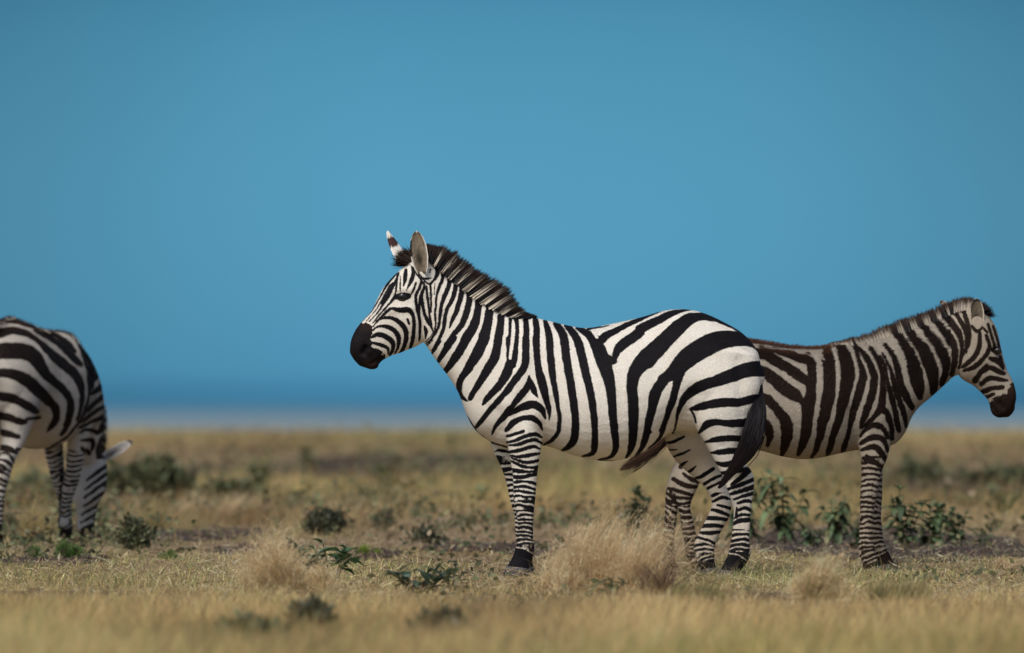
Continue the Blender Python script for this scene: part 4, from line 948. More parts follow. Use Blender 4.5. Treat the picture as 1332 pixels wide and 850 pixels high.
# the coat pattern was traced square to the seen flank's curve: u runs along an oblique body axis, the far flank mirrors it
lat_ = -np.abs(V[:, 1]) * np.where(V[:, 2] > .62, 1, np.sign(-V[:, 1]))
U = V[:, 0] * math.cos(TH) - lat_ * math.sin(TH)
pu = (U + ROOT_X) / SL + 666; pv = 713 - V[:, 2] / SL
P2 = np.stack([pu, pv], 1)
P2 = P2 + np.stack([(vnoise(pu / 6, pv / 6, 33) - .5) * 1.4, (vnoise(pu / 6, pv / 6, 34) - .5) * 1.4], 1)
N_ = (0, 405, 4.359); S_ = (0, 400, 2.5)
bodyL = Z(*N_,
  [(-60,140,60),(0,128,58),(80,112,46),(150,125,40),(210,160,30),(260,210,40),(330,280,58),(400,340,54),(440,400,45),(455,470,30),(450,540,24),(428,615,16)],
  [(-60,230,90),(0,230,90),(80,225,94),(160,235,94),(210,270,80),(260,350,60),(310,400,50),(360,450,45),(392,510,40),(390,580,40),(370,650,34),(338,705,18)],
  [(-60,350,50),(0,350,50),(80,355,60),(150,385,70),(210,435,70),(270,500,60),(310,545,50),(315,600,44),(290,650,34),(262,685,10)],
  [(-60,485,50),(0,485,54),(70,490,55),(130,515,50),(190,550,48),(212,572,26)], [(-60,585,40),(0,590,45),(70,605,45),(130,625,40),(160,625,22)], [(168,612,20),(222,604,20)],
  [(-60,670,40),(0,680,40),(60,695,40),(115,712,32)], [(-60,765,38),(0,770,40),(60,780,38),(104,797,26)], [(200,108,20),(270,148,30),(330,190,34),(380,240,40),(430,290,34),(446,312,12)],
  [(240,112,20),(310,140,25),(370,185,34),(406,228,20)], [(400,135,24),(450,200,34),(490,280,34),(502,360,28),(500,435,18)],
  [(420,180,12),(455,260,20),(480,340,20),(490,420,20),(488,480,15),(470,560,18),(430,640,18),(370,710,16),(300,760,12),(230,787,9)],
  [(430,138,30),(490,190,40),(525,260,34),(527,340,24),(515,392,12)], [(585,375,18),(540,430,34),(500,470,20)], [(592,440,20),(550,490,30),(500,540,24),(478,572,12)],
  [(578,530,20),(530,560,24),(480,600,22),(448,632,12)], [(582,580,28),(540,610,30),(490,630,22),(438,662,14)], [(558,640,38),(520,690,30),(470,670,20),(428,692,12)],
  [(545,720,28),(530,780,48),(525,830,38)], [(438,735,16),(490,740,30),(485,790,24)], [(440,780,22),(470,810,28)], [(110,780,18),(200,787,12)])
backL = Z(*N_, [(-60,35,30),(0,45,28),(100,62,28),(200,88,26),(300,102,28),(380,115,28)])
headL = Z(*S_, [(300,500,20),(288,545,14)], [(322,480,12),(310,520,12)], [(334,556,14),(282,600,10)], [(336,608,12),(285,642,11)], [(325,648,12),(268,672,12)], [(335,585,7),(300,605,7)], [(300,690,26),(282,740,36),(272,780,40)], [(258,600,10),(262,650,14),(258,720,14)])
D = np.full(len(V), FAR); paint(D, P2, bodyL + backL); paint(D, P2, headL)
Pm = np.stack([V[:, 0] / .00402, V[:, 1] / .00402, -V[:, 2] / .00402], 1)
for L, kw in ((foreN, dict(t0=104, p0=8.5, p1=6.0, du0=.46, du1=.62, black=226, skew=.3, arch=-.6, seed=11, warp=1.3)), (foreF, dict(t0=84, p0=8.5, p1=6.0, du0=.46, du1=.62, black=222, skew=.3, arch=-.6, seed=12)),
              (hindN, dict(t0=170, p0=10, p1=6.0, du0=.5, du1=.64, black=280, skew=.3, arch=.6, seed=13)), (hindF, dict(t0=60, p0=13, p1=5.5, du0=.5, du1=.66, black=280, skew=.3, arch=.6, seed=14))):
    ax = np.array([((r[0][0] + r[1][0]) / 2, r[3], -(r[0][1] + r[1][1]) / 2) for r in L]) / .00402
    rad = np.array([max(r[2], math.hypot(r[0][0] - r[1][0], r[0][1] - r[1][1]) / 2) for r in L]) / .00402
    leg_bands(D, Pm, ax, rad, **kw)
hx = np.array([((r[0] + r[2]) / 2, r[5], -(r[1] + r[3]) / 2) for r in ident(zl, head)]) / .00402; hr = np.array([max(r[4], math.hypot(r[0] - r[2], r[1] - r[3]) / 2) for r in ident(zl, head)]) / .00402
Dh = np.full(len(V), FAR); paint(Dh, P2, Z(*S_, [(350,500,10),(310,530,14),(262,565,9)], [(350,526,9),(305,560,13),(256,596,8)], [(345,556,8),(302,588,13),(252,625,8)], [(330,596,9),(298,620,12),(250,652,8)],
   [(322,630,9),(292,652,12),(246,680,8)], [(314,660,9),(284,682,12),(240,706,8)], [(300,720,36),(270,735,44),(240,748,36)], [(305,755,50),(270,775,60),(235,790,50)],
   [(346,560,7),(340,610,8),(330,660,9),(318,700,12)], [(322,585,14),(332,592,13)]))
on_head = (V[:, 2] < .53) & (V[:, 0] > 1.06) & (np.abs(V[:, 1] + .02) < .14) & (V[:, 0] > np.interp(V[:, 2], [.0, .3, .53], [1.075, 1.09, 1.12]))
D = np.where(on_head, Dh, D)
bs = np.full(len(V), FAR); paint(bs, P2, backL)
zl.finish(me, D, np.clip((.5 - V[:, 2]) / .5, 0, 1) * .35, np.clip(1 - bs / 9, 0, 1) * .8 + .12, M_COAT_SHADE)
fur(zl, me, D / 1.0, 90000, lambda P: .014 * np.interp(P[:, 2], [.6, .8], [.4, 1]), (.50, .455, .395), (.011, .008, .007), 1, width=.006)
build_ear('ear', zl.root, (1.335, -.045, .53), (1.40, -.235, .645), .040, (-.75, -.35, .55), M_EAR, depth=.45, inner=(.42, .39, .35), rim=(.78, .74, .68), outer=(.78, .74, .68), patch=(.86, 1.0, (.02, .014, .012)))
build_ear('ear', zl.root, (1.335, .06, .55), (1.47, .16, .62), .042, (.3, .8, .3), M_EAR, depth=.45, inner=(.42, .39, .35), rim=(.78, .74, .68), outer=(.78, .74, .68), patch=(.86, 1.0, (.02, .014, .012)))
build_eye(zl.root, (1.34, .012 - .083, .43), .018, (0, -1, 0)); build_eye(zl.root, (1.34, .012 + .083, .43), .018, (0, 1, 0))
for L in (foreN, foreF, hindN, hindF):
    (fx, fz), (bx, bz), hw, yc = L[-1]; build_hoof(zl.root, ((fx + .004, fz), (bx - .004, bz)), ((fx + .025, 0.0), (bx - .002, 0.0)), yc, .040, .047)
bl = np.array([(-.36,0,1.30),(-.2,0,1.36),(0,0,1.39),(.3,0,1.345),(.55,0,1.31),(.8,0,1.295),(.95,0,1.25),(1.05,0,1.185),(1.14,-.02,1.09),(1.23,-.035,.98),(1.29,-.045,.88),(1.335,-.05,.77),(1.36,-.045,.67),(1.365,-.04,.58)])
tl = bl + np.array([(0,0,.02)] * 4 + [(.0,0,.025),(.02,0,.035),(.05,0,.06),(.07,0,.07),(.08,0,.07),(.09,0,.05),(.10,0,.04),(.10,0,.02),(.09,0,.0),(.08,0,-.03)])
def cl(r, u):
    k = (np.sin(u * 1.25) > -.1)[:, None]; n = len(r)
    return np.where(k, BRN, CRM * .7) * RNG.uniform(.7, 1.3, (n, 1)), np.tile(BRN * 1.4, (n, 1)) * RNG.uniform(.7, 1.3, (n, 1))
class _S: pass
zl.s = .0044
h = zl.hair('mane', bl, tl, 4200, .022, .0048, cl, jitter=2.2, mix_at=.6)
strand_obj('mane', [h], M_HAIR, zl.root)
zl.s = 1.0; zl.px0 = 0; zl.foot = 0
tail(zl, [(-.40,-1.22,0,.02),(-.47,-1.1,0,.03),(-.50,-.95,0,.05),(-.50,-.75,0,.06),(-.48,-.55,0,.05),(-.47,-.45,0,.02)], 700, (.016, .014, .016), (.035, .018, .016), [((-.385,-1.24),(-.41,-1.19),.03,0), ((-.45,-1.13),(-.47,-1.09),.024,0), ((-.49,-1.0),(-.51,-1.0),.018,0)])

# ------------------------------------------------------------------ grass
def tint_noise(n, c, s=.16):
    return np.array(c)[None] * np.clip(RNG.normal(1, s, (n, 1)), .5, 1.6) * np.clip(RNG.normal(1, .05, (n, 3)), .8, 1.2)
ROWS = np.array([552, 566, 580, 596, 612, 630, 650, 675, 695, 712, 730, 755, 785, 805, 900.])
STRAW = np.array([(.46,.40,.22),(.44,.38,.19),(.36,.29,.15),(.25,.18,.125),(.24,.175,.12),(.33,.27,.135),(.36,.29,.14),(.33,.26,.14),(.26,.20,.12),(.34,.28,.14),(.37,.31,.15),(.38,.31,.155),(.44,.34,.18),(.47,.36,.19),(.47,.36,.19)])
GREENP = np.array([.10,.20,.18,.10,.14,.20,.22,.20,.24,.50,.50,.42,.20,.12,.12])
HGT = np.array([.10,.13,.16,.09,.09,.13,.12,.09,.042,.024,.024,.024,.034,.056,.07])
def make_grass():
    parts = []
    n = 520000
    # even over the picture's rows means denser close by, thinner far off, as a real field reads
    py = 560 + (905 - 560) * RNG.random(n) ** .92
    pxx = RNG.uniform(-190, 1520, n)
    d = dist_at(py); s = d * SENSOR / LENS / PXW
    x = (pxx - 666) * s; y = d + CAM_Y
    sm = soil_mask(x, y)
    p1 = fnoise(x * .55, y * .10, 2); p2 = fnoise(x * 1.7, y * .35, 3); p3 = fnoise(x * .16, y * .028, 6)
    keep = RNG.random(n) > np.clip(sm * .88, 0, 1)
    keep &= RNG.random(n) < np.clip(.45 + 1.5 * (p2 - .25), .25, 1)
    keep &= RNG.random(n) < np.where((py > 590) & (py < 632), np.clip((p1 - .36) * 4, .08, 1), 1)
    keep &= RNG.random(n) < np.where((py > 640) & (py < 715), np.clip((p1 - .36) * 3.2, .10, 1), 1)
    x, y, d, py, p1, p2, p3 = (a[keep] for a in (x, y, d, py, p1, p2, p3)); n = len(x)
    far = d / DIST
    hgt = np.interp(py, ROWS, HGT) * RNG.lognormal(0, .35, n) * (.5 + 1.1 * p2) * np.where(p1 > .55, 1.25, 1)
    tall = (RNG.random(n) < .03) & (py > 690); hgt = np.where(tall, hgt * 2.2, hgt)
    lean = RNG.normal(0, .45, (n, 2)) * hgt[:, None] + np.stack([hgt * .15, hgt * 0], 1)
    # mats of dead grass lie almost flat
    flat = RNG.random(n) < np.where((py > 700) & (py < 790), .6, .3); lean = np.where(flat[:, None], RNG.normal(0, 1.0, (n, 2)) * hgt[:, None], lean)
    hz = np.where(flat, hgt * .35, hgt)
    roots = np.stack([x, y, np.full(n, -.004)], 1); tips = roots + np.stack([lean[:, 0], lean[:, 1], hz], 1)
    bend = RNG.normal(0, .12, (n, 3)) * hgt[:, None]; bend[:, 2] = np.abs(bend[:, 2]) + .1 * hz
    width = (.0027 * np.clip(far, .75, 6) ** .9) * RNG.uniform(.6, 1.4, n) * np.where(tall, .6, 1)
    st = np.stack([np.interp(py, ROWS, STRAW[:, k]) for k in range(3)], 1) * np.array((1.48, 1.38, 1.22))
    gp = np.interp(py, ROWS, GREENP) * 1.05 + (p3 - .5) * 1.3 + (p1 - .5) * 1.0
    green = RNG.random(n) < np.clip(gp, .02, .9)
    olive = np.array((.25, .275, .10))
    c = np.where(green[:, None], olive * RNG.uniform(.6, 1.4, (n, 1)), st * RNG.lognormal(-.05, np.interp(py, [690, 715, 785, 810], [.28, .55, .55, .28])[:, None], (n, 1)))
    p4 = fnoise(x * 1.1, y * .16, 15)
    amp = np.interp(py, [700, 730, 785, 800], [1.1, .9, .9, .9])
    c = c * np.clip(1 + (p1 - .5) * amp + (p2 - .5) * .7 + (p4 - .5) * amp, .4, 1.5)[:, None]
    fg = np.clip((fnoise(x * .9, y * .2, 18) - .56) * 6, 0, 1)[:, None] * np.interp(py, [780, 800], [0, 1])[:, None]
    c = c * (1 - fg) + c * np.array((.76, .80, .66)) * fg
    brownish = np.clip((fnoise(x * .8, y * .12, 12) - .5) * 4, 0, 1)[:, None] * np.interp(py, [600, 640, 720, 735], [1, 1, 1, .35])[:, None]
    c = c * (1 - brownish) + c * np.array((.55, .45, .42)) * brownish
    dead = RNG.random(n) < .13; c = np.where(dead[:, None], np.array((.15, .10, .07)) * RNG.uniform(.6, 1.4, (n, 1)), c)
    c = c * np.clip(RNG.normal(1, .05, (n, 3)), .85, 1.15)
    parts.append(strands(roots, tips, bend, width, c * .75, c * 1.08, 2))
    return parts
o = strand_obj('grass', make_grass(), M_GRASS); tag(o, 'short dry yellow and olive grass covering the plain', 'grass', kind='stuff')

def clods():
    V = []; F = []; off = 0
    base = np.array([(1,0,0),(-1,0,0),(0,1,0),(0,-1,0),(0,0,1),(0,0,-1)], float); tri = np.array([(0,2,4),(2,1,4),(1,3,4),(3,0,4),(2,0,5),(1,2,5),(3,1,5),(0,3,5)])
    sub = []
    # a once-split octahedron, roughened per clod
    verts = list(map(tuple, base)); cache = {}
    def mid(a, b):
        k = (min(a, b), max(a, b))
        if k not in cache:
            p = np.array(verts[a]) + np.array(verts[b]); p /= np.linalg.norm(p); verts.append(tuple(p)); cache[k] = len(verts) - 1
        return cache[k]
    for a, b, c in tri:
        ab, bc, ca = mid(a, b), mid(b, c), mid(c, a); sub += [(a, ab, ca), (ab, b, bc), (ca, bc, c), (ab, bc, ca)]
    base = np.array(verts); tri = np.array(sub)
    for (cx, cy, rx, ry) in SOIL_W:
        n = int(min(420, 18 * rx * ry + 30))
        for _ in range(n):
            a = RNG.uniform(0, 6.283); r = math.sqrt(RNG.random()) * .98; s = min(.034, RNG.lognormal(-3.9, .4)) * max(1, (cy - CAM_Y) / DIST) ** .5
            p = base * (1 + RNG.normal(0, .16, (len(base), 1))) * np.array((RNG.uniform(.8, 1.7), RNG.uniform(.8, 1.5), RNG.uniform(.4, .8))) * s
            V.append(p + np.array((cx + rx * r * math.cos(a), cy + ry * r * math.sin(a), s * .15))); F.append(tri + off); off += len(base)
    o = make_mesh('soil_clods', np.concatenate(V), np.concatenate(F), 3, M_CLOD, smooth=False); tag(o, 'dark crumbling clods scattered over the bare soil', 'soil', kind='stuff')
clods()

# ------------------------------------------------------------------ plants
def tuft(label, px, py, hw, h, n, cols, group, lean=.25, wide=.0022, name='grass_tuft', depth=.6, heads=True):
    """one clump of tall dry grass: many fine culms fanning out of a crown, with feathery seed heads"""
    x, y = ground_at(px, py); s = scale_at(py); R = hw * s; H = h * s
    root = empty(name, (x, y, 0), label, 'grass tuft', 0, group)
    # several crowns of unequal height and lean grown together, some stalks broken over
    K = max(5, int(hw / 7)); cu = RNG.uniform(-.95, .95, K); cv = RNG.uniform(-.9, .9, K); ch = np.clip(RNG.normal(.8, .24, K), .32, 1.1) * (1 - .35 * np.abs(cu)); cl = RNG.normal(lean, .22, K)
    wgt = RNG.dirichlet(np.ones(K) * 2.2); ki = RNG.choice(K, n, p=wgt)
    u = cu[ki] + RNG.normal(0, .10, n); v = cv[ki] + RNG.normal(0, .12, n)
    r = np.stack([u * R * .8, v * R * depth, np.zeros(n)], 1)
    hh = H * ch[ki] * np.clip(RNG.beta(2.2, 1.4, n) * 1.25, .15, 1.2)
    fan = RNG.normal(0, .34, n); t = r + np.stack([(fan + cl[ki]) * hh, RNG.normal(0, .3, n) * hh, hh * np.clip(1 - .5 * np.abs(fan), .45, 1)], 1)
    brk = RNG.random(n) < .14; t[brk, 2] *= RNG.uniform(.15, .5, brk.sum()); t[brk, 0] += RNG.normal(0, .5, brk.sum()) * hh[brk]
    c = np.array(cols)[RNG.integers(0, len(cols), n)] * RNG.lognormal(0, .2, (n, 1))
    b = RNG.normal(0, .16, (n, 3)) * hh[:, None]; b[:, 2] += .2 * hh
    w = wide * RNG.uniform(.6, 1.4, n)
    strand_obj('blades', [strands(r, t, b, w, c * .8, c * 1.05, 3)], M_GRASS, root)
    if heads:
        k = 9; idx = np.repeat(np.arange(n)[RNG.random(n) < .5], k); m = len(idx); f = RNG.uniform(.5, 1.0, m)[:, None]
        p = r[idx] * (1 - f) + t[idx] * f + b[idx] * (2 * f * (1 - f))
        e = p + np.stack([RNG.normal(.012, .022, m), RNG.normal(0, .02, m), RNG.normal(.012, .018, m)], 1)
        cc = np.clip(c[idx] * 1.12, 0, .75)
        strand_obj('seed_heads', [strands(p, e, RNG.normal(0, .003, (m, 3)), np.full(m, wide * .7), cc, cc, 1)], M_GRASS, root)
    return root
ST = [(.70,.53,.31),(.62,.45,.25),(.74,.59,.37),(.50,.36,.19)]
G1 = 'tufts of tall dry grass'
tuft('broad feathery straw tuft between the front and hind legs of the middle zebra', 778, 771, 98, 112, 3000, ST, G1)
tuft('straw tuft beside the leafy sprig left of the middle zebra', 368, 772, 68, 108, 2000, ST, G1, lean=-.12)
tuft('brownish stalky tuft in front of the hind hooves of the middle zebra', 858, 776, 34, 72, 300, [(.16,.09,.06),(.22,.13,.09),(.12,.08,.05)], G1, lean=-.05, wide=.003, heads=False)
tuft('low straw tuft right of the hind hooves of the middle zebra', 1066, 785, 46, 64, 1500, ST + [(.30,.27,.11)], G1, lean=.08)
tuft('low olive tuft in the right foreground beyond the straw tuft', 1150, 789, 62, 46, 1500, [(.20,.20,.08),(.26,.24,.10),(.34,.28,.13)], G1, lean=.15, heads=False)
tuft('small straw tuft at the right edge below the dark soil', 1300, 742, 26, 26, 420, ST, G1, heads=False)
tuft('olive grass mound under the straw tuft by the hind hooves', 905, 786, 55, 38, 1400, [(.16,.18,.07),(.22,.21,.08),(.30,.25,.12)], G1, heads=False)
tuft('pale long grass leaning at the left beyond the green clump', 285, 676, 80, 50, 1300, ST, G1, lean=.35, heads=False)
tuft('yellow long grass behind the grazing zebra muzzle', 200, 690, 90, 46, 1300, [(.44,.36,.16),(.40,.30,.14)], G1, lean=.1, heads=False)
tuft('yellow long grass at the left edge between the legs of the grazing zebra', 40, 705, 40, 62, 900, [(.44,.36,.16),(.40,.30,.14)], G1, lean=.1, heads=False)
G2 = 'low green grass clumps'
GR = [(.07,.15,.03),(.10,.19,.045),(.05,.11,.025),(.14,.20,.06)]
tuft('bright green feathery clump before the grazing zebra muzzle', 74, 727, 32, 27, 1500, GR, G2, lean=0, wide=.003, name='green_clump', heads=False)
tuft('small bright green clump on the turf left of the straw tuft', 225, 728, 19, 15, 600, GR, G2, lean=0, wide=.003, name='green_clump', heads=False)
tuft('mossy yellow green hump behind the leafy sprig', 475, 722, 18, 17, 900, [(.22,.30,.04),(.28,.34,.06),(.12,.17,.03)], G2, lean=.2, wide=.003, name='green_clump', heads=False)
tuft('small green clump beside the tall straw tuft and front hoof', 722, 747, 16, 14, 300, GR, G2, lean=.1, wide=.003, name='green_clump', heads=False)

def leaf_mesh(items):
    """items: (base, direction, length, width, droop, colour): folded, drooping leaves"""
    V = []; F = []; C = []; off = 0
    for b, d, L, w, dr, c in items:
        d = np.array(d, float); d /= np.linalg.norm(d) + 1e-9
        sd = np.cross(d, (0, 0, 1.0)); sd = sd / (np.linalg.norm(sd) + 1e-6); up = np.cross(sd, d)
        K = 6
        for k in range(K + 1):
            u = k / K; hw = w * .5 * (math.sin(math.pi * min(1, u * .93 + .07)) ** .8) * (1 if k < K else .05)
            p = np.array(b) + d * L * u + np.array((0, 0, -dr * L * u * u))
            V += [p - sd * hw + up * hw * .35, p, p + sd * hw + up * hw * .35]
            cc = np.array(c) * (1 + .12 * math.sin(k * 2.1)); C += [cc * .95, cc * 1.25, cc]
            if k:
                a = off + (k - 1) * 3; F += [(a, a + 1, a + 4, a + 3), (a + 1, a + 2, a + 5, a + 4)]
        off += 3 * (K + 1)
    return np.array(V), np.array(F), np.array(C)
def tube_path(P, r0, r1, m=6):
    P = catmull(P, 4); n = len(P); a = np.linspace(0, 2 * math.pi, m, endpoint=False); V = []
    for i, p in enumerate(P):
        t = P[min(i + 1, n - 1)] - P[max(i - 1, 0)]; t /= np.linalg.norm(t) + 1e-9
        s = np.cross(t, (0, 1, .01)); s /= np.linalg.norm(s) + 1e-9; u = np.cross(s, t); r = r0 + (r1 - r0) * i / (n - 1)
        V.append(p + r * (np.cos(a)[:, None] * s + np.sin(a)[:, None] * u))
    F = [(i * m + j, i * m + (j + 1) % m, (i + 1) * m + (j + 1) % m, (i + 1) * m + j) for i in range(n - 1) for j in range(m)]
    return np.concatenate(V), np.array(F), P
LG = [(.17,.16,.07),(.075,.115,.052),(.10,.15,.065),(.06,.095,.045),(.13,.18,.085)]
def leafy(label, px, py, hw, h, stems, leafL, leafW, group, cols=LG, name='leafy_plant', droop=.5, per=8, stemc=(.10,.09,.05), lean=0, start=.25):
    x, y = ground_at(px, py); s = scale_at(py); R = hw * s; H = h * s
    root = empty(name, (x, y, 0), label, 'plant', 0, group)
    SV = []; SF = []; off = 0; items = []
    for k in range(stems):
        a = RNG.uniform(0, 6.283); q = math.sqrt((k + .5) / stems); ex = math.cos(a) * R * 1.05 * q + lean * H; ey = math.sin(a) * R * .6 * q
        hz = H * RNG.uniform(.75, 1.15) * (1 - .3 * q)
        P = [(ex * .12, ey * .12, -.02), (ex * .5, ey * .5, hz * .5), (ex, ey, hz)]
        v, f, c = tube_path(P, .006, .002); SV.append(v); SF.append(f + off); off += len(v)
        for i in range(per):
            t = start + (1 - start) * (i + RNG.random() * .7) / per; p = c[min(int(t * (len(c) - 1)), len(c) - 1)]
            a2 = i * 2.4 + RNG.uniform(-.5, .5); d = (math.cos(a2), math.sin(a2) * .8, RNG.uniform(-.1, .8) if t < .9 else 1.0)
            c0 = np.array(cols[RNG.integers(0, len(cols))]) * RNG.uniform(.75, 1.3)
            items.append((p, d, leafL * RNG.uniform(.35, 1.15), leafW * RNG.uniform(.5, 1.15), droop * RNG.uniform(.4, 1.4), c0))
    SV = np.concatenate(SV); SF = np.concatenate(SF)
    make_mesh('stems', SV, SF, 4, M_TWIG, root, {'tint': ('FLOAT_COLOR', np.tile(np.array(stemc), (len(SV), 1)))})
    v, f, c = leaf_mesh(items); make_mesh('leaves', v, f, 4, M_LEAF, root, {'tint': ('FLOAT_COLOR', c)})
    return root
G3 = 'broad leaved weeds on the plain'
leafy('tall drooping leafy weed right behind the tail of the middle zebra', 1022, 708, 36, 112, 6, .125, .055, G3, droop=.9, per=16)
leafy('leafy weed standing between the hind legs of the middle zebra and the tall weed', 962, 708, 26, 92, 5, .135, .06, G3, droop=.8, per=12)
leafy('dense leafy weed just left of the forelegs of the young zebra', 1086, 708, 28, 66, 8, .115, .05, G3, droop=.95, per=13)
leafy('tallest leafy weed just right of the forelegs of the young zebra', 1176, 714, 30, 92, 7, .12, .055, G3, droop=.6, per=15)
leafy('broad leafy weed next to the tallest one right of the young zebra forelegs', 1208, 712, 26, 66, 7, .115, .052, G3, droop=.6, per=13)
leafy('low spreading leafy weed farthest right in the row beyond the young zebra', 1246, 710, 28, 52, 7, .10, .045, G3, droop=.5, per=12)
leafy('low leafy weed in the gap between the dense weed and the young zebra forelegs', 1112, 712, 16, 40, 4, .10, .045, G3, droop=.7, per=10)
leafy('short leafy weed between the tall drooping weed and the dense weed', 1056, 712, 16, 34, 4, .09, .042, G3, droop=.7, per=10)
leafy('tiny green weed on the dark soil at the right', 1276, 712, 12, 26, 3, .09, .035, G3, droop=.3, per=5)
leafy('small upright seedling at the right edge beyond the soil', 1288, 690, 10, 24, 2, .10, .04, G3, droop=.3, per=5)
leafy('leafy weed rising behind the broad straw tuft under the middle zebra belly', 818, 705, 36, 78, 11, .075, .035, G3, cols=[(.05,.085,.04),(.065,.105,.05),(.09,.13,.06)], droop=.2, per=16)
leafy('twig sprig with dark oval leaves in front of the left straw tuft', 432, 760, 74, 64, 8, .11, .078, G3, cols=[(.045,.10,.035),(.03,.07,.03),(.06,.12,.06)], droop=.35, per=5, start=.55)
leafy('low sprig with blue green leaves right of the oval leaved sprig', 545, 772, 50, 40, 7, .10, .05, G3, cols=[(.06,.10,.06),(.09,.14,.10),(.05,.085,.045)], droop=.3, per=6)
leafy('small grey green seedling on the turf before the front hoof', 588, 766, 16, 40, 3, .09, .045, G3, cols=[(.07,.11,.075),(.09,.13,.08)], droop=.3, per=5)
leafy('little leafy sprig in front of the tall straw tuft', 790, 778, 26, 34, 4, .09, .04, G3, cols=[(.06,.11,.06),(.08,.14,.07)], droop=.4, per=5)
leafy('far green sapling standing alone near the horizon at left', 400, 615, 8, 36, 3, .22, .10, G3, droop=.2, per=8)
leafy('blurred green weed beyond the dark round shrub', 506, 640, 14, 30, 4, .20, .09, G3, droop=.2, per=8)
leafy('blurred green weed left of the dark round shrub', 340, 645, 14, 36, 4, .20, .09, G3, droop=.2, per=8)
leafy('blurred upright weed right of the dark round shrub', 632, 660, 12, 34, 3, .16, .06, G3, droop=.2, per=7)
leafy('low broad leaved weed in the grass beyond the young zebra head', 1300, 668, 24, 20, 5, .14, .07, G3, droop=.2, per=6)

def shrub(label, px, py, hw, h, n, leaf, cols, group, twigs=40, name='shrub', upright=.5):
    """low bush: twigs fanning from the base, small leaves through the whole volume in uneven clumps"""
    x, y = ground_at(px, py); s = scale_at(py); R = hw * s * 1.12; H = h * s * .88
    root = empty(name, (x, y, 0), label, 'shrub', 0, group)
    SV = []; SF = []; off = 0; tips = []
    for k in range(twigs):
        a = RNG.uniform(0, 6.283); q = math.sqrt(RNG.random()); rr = RNG.uniform(.45, 1.25) * (.65 + .7 * vnoise(np.array([a * 1.3]), np.array([px * .1]), 77)[0])
        e = np.array((math.cos(a) * R * q * rr, math.sin(a) * R * q * .8 * rr, H * math.sqrt(max(.06, 1 - .8 * q * q)) * RNG.uniform(.4, 1.18)))
        P = [(e[0] * .08, e[1] * .08, -.02), e * np.array((.45, .45, .55)) + RNG.normal(0, .02 * R / .1, 3) * .2, e]
        v, f, c = tube_path(P, .006, .0015, 5); SV.append(v); SF.append(f + off); off += len(v); tips.append(c)
    SV = np.concatenate(SV); make_mesh('twigs', SV, np.concatenate(SF), 4, M_TWIG, root, {'tint': ('FLOAT_COLOR', np.tile(np.array((.09,.07,.05)), (len(SV), 1)))})
    n = int(n * .8); tw = RNG.choice(twigs, n, p=RNG.dirichlet(np.ones(twigs) * 1.6)); pts = np.empty((n, 3)); tc = RNG.uniform(.7, 1.3, twigs)
    for i in range(n):
        c = tips[tw[i]]; t = RNG.uniform(.3, 1.0) ** .7; pts[i] = c[int(t * (len(c) - 1))]
    pts += RNG.normal(0, .022 * max(1, R / .2), (n, 3)); pts[:, 2] = np.maximum(pts[:, 2], .01)
    d = RNG.normal(0, 1, (n, 3)); d[:, 2] = np.abs(d[:, 2]) * .8 + upright; d /= np.linalg.norm(d, axis=1, keepdims=True)
    L = leaf * RNG.uniform(.6, 1.4, n)
    c = np.array(cols)[RNG.integers(0, len(cols), n)] * (tc[tw] * RNG.uniform(.75, 1.25, n))[:, None]
    sd = np.cross(d, RNG.normal(0, 1, (n, 3))); sd /= np.linalg.norm(sd, axis=1, keepdims=True) + 1e-9; w = (L * .22)[:, None] * sd
    m_ = pts + d * (L * .45)[:, None]; V = np.stack([pts, m_ - w, pts + d * L[:, None], m_ + w], 1).reshape(-1, 3)
    make_mesh('leaves', V, np.arange(4 * n), 4, M_LEAF, root, {'tint': ('FLOAT_COLOR', np.repeat(c, 4, 0))})
    return root
G4 = 'low shrubs on the plain'
DK = [(.050,.055,.030),(.07,.08,.04),(.04,.042,.025),(.10,.10,.055)]
OL = [(.09,.11,.05),(.13,.14,.07),(.075,.085,.042),(.17,.165,.085)]
shrub('dark round shrub alone in the grass left of the middle zebra', 428, 698, 31, 40, 2600, .035, DK, G4, 60)
shrub('small dark shrub left of the front legs of the middle zebra', 557, 708, 18, 20, 700, .035, DK, G4, 30)
shrub('wide blurred green bush behind the ear of the grazing zebra', 212, 652, 46, 56, 1300, .12, OL, G4, 46)
shrub('blurred green bush just right of the grazing zebra head', 160, 648, 26, 46, 800, .12, OL, G4, 30)
shrub('twiggy olive shrub right of the grazing zebra muzzle', 174, 716, 30, 46, 1500, .035, OL, G4, 60)
shrub('low dark bush under the belly of the grazing zebra', 45, 655, 60, 26, 1500, .10, OL, G4, 40)
shrub('blurred low bush in the grass left of the wide straw field', 300, 655, 34, 22, 900, .10, OL, G4, 30)
shrub('grey green blurred tuft shrub in the near foreground at left', 404, 826, 30, 38, 1100, .05, [(.10,.11,.06),(.14,.14,.08),(.08,.085,.05)], G4, 50)
shrub('grey green blurred shrub in the near foreground below the middle zebra chest', 570, 838, 38, 34, 1100, .05, [(.10,.11,.06),(.16,.15,.085),(.09,.09,.05)], G4, 50)
shrub('wide low green shrub in the foreground bottom left', 322, 842, 40, 26, 900, .05, [(.09,.11,.05),(.13,.14,.07)], G4, 40)
shrub('low green shrub in the turf right of the straw tuft before the soil', 1010, 650, 34, 14, 500, .07, OL, G4, 25)
shrub('dark low bush far behind the young zebra forelegs', 1200, 628, 60, 13, 500, .12, OL, G4, 30)
shrub('dark low bush far right near the frame edge', 1300, 632, 50, 12, 400, .12, OL, G4, 30)
shrub('twiggy thin bush behind the small dark shrub', 500, 690, 20, 34, 300, .03, OL, G4, 40)

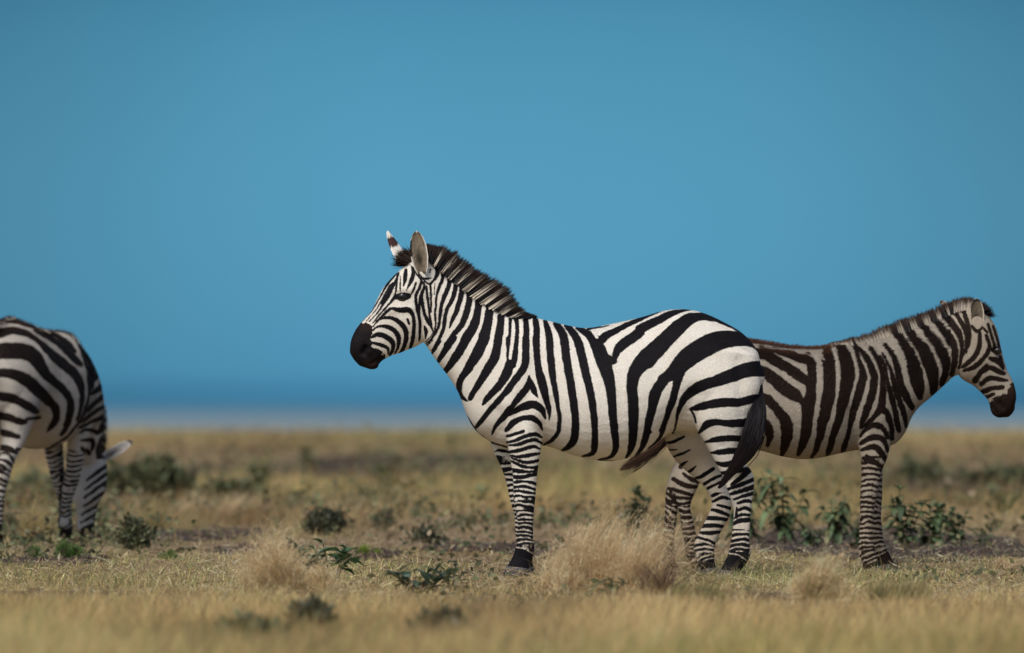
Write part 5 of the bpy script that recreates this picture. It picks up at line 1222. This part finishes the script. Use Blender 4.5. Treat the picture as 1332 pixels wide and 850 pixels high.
# ------------------------------------------------------------------ ground cover nobody could count
def ground_cover():
    items_p = []; n = 26000
    py = 585 + (800 - 585) * RNG.random(n); pxx = RNG.uniform(-150, 1480, n); d = dist_at(py); s = d * SENSOR / LENS / PXW
    x = (pxx - 666) * s; y = d + CAM_Y
    w = fnoise(x * .9, y * .14, 61); w2 = fnoise(x * 3.5, y * .6, 62)
    keep = RNG.random(n) < np.clip((w - .55) * 5 + (w2 - .5) * 2.2, 0, 1) * np.interp(py, [585, 640, 705, 725, 800], [.4, .6, .7, .22, .12]); x, y, d, py = (q[keep] for q in (x, y, d, py)); n = len(x)
    k = 5; x, y, d, py = (np.repeat(q, k) for q in (x, y, d, py)); m = len(x)
    f = np.clip(d / DIST, .8, 4) ** .8
    hgt = RNG.gamma(2.2, .022, m) * f * np.interp(py, [600, 700, 740], [1.1, 1.1, .5])
    P = np.stack([x + RNG.normal(0, .05, m) * f, y + RNG.normal(0, .15, m), hgt], 1)
    dr = RNG.normal(0, 1, (m, 3)); dr[:, 2] = np.abs(dr[:, 2]) * .6 + .1; dr /= np.linalg.norm(dr, axis=1, keepdims=True)
    L = RNG.uniform(.022, .055, m) * f; sd = np.cross(dr, RNG.normal(0, 1, (m, 3))); sd /= np.linalg.norm(sd, axis=1, keepdims=True) + 1e-9; wd = sd * (L * .28)[:, None]
    md = P + dr * (L * .5)[:, None]; V = np.stack([P, md - wd, P + dr * L[:, None], md + wd], 1).reshape(-1, 3)
    pal = np.array([(.10,.12,.05),(.135,.145,.065),(.085,.09,.045),(.19,.175,.085),(.24,.185,.11)]); c = pal[RNG.integers(0, 5, m)] * RNG.lognormal(0, .22, (m, 1))
    o = make_mesh('low_weeds', V, np.arange(4 * m), 4, M_LEAF, None, {'tint': ('FLOAT_COLOR', np.repeat(c, 4, 0))}); tag(o, 'small olive weeds spread in patches through the dry grass', 'weeds', kind='stuff')
    # fallen dry stalks and leaf bits on the turf and the soil
    n = 26000; py = 660 + (800 - 660) * RNG.random(n); pxx = RNG.uniform(-150, 1480, n); d = dist_at(py); s = d * SENSOR / LENS / PXW
    r = np.stack([(pxx - 666) * s, d + CAM_Y, RNG.uniform(.004, .03, n)], 1); a = RNG.uniform(0, 6.283, n); L = RNG.lognormal(-2.9, .5, n)
    t = r + np.stack([np.cos(a) * L, np.sin(a) * L, RNG.normal(.004, .02, n)], 1)
    pal = np.array([(.55,.45,.27),(.62,.54,.36),(.28,.18,.11),(.16,.10,.07),(.40,.30,.18)]); c = pal[RNG.integers(0, 5, n)] * RNG.lognormal(0, .2, (n, 1))
    o = strand_obj('dry_litter', [strands(r, t, RNG.normal(0, .01, (n, 3)), RNG.uniform(.002, .006, n), c, c, 2)], M_GRASS); tag(o, 'dry broken stalks and leaf litter lying on the ground', 'litter', kind='stuff')
ground_cover()
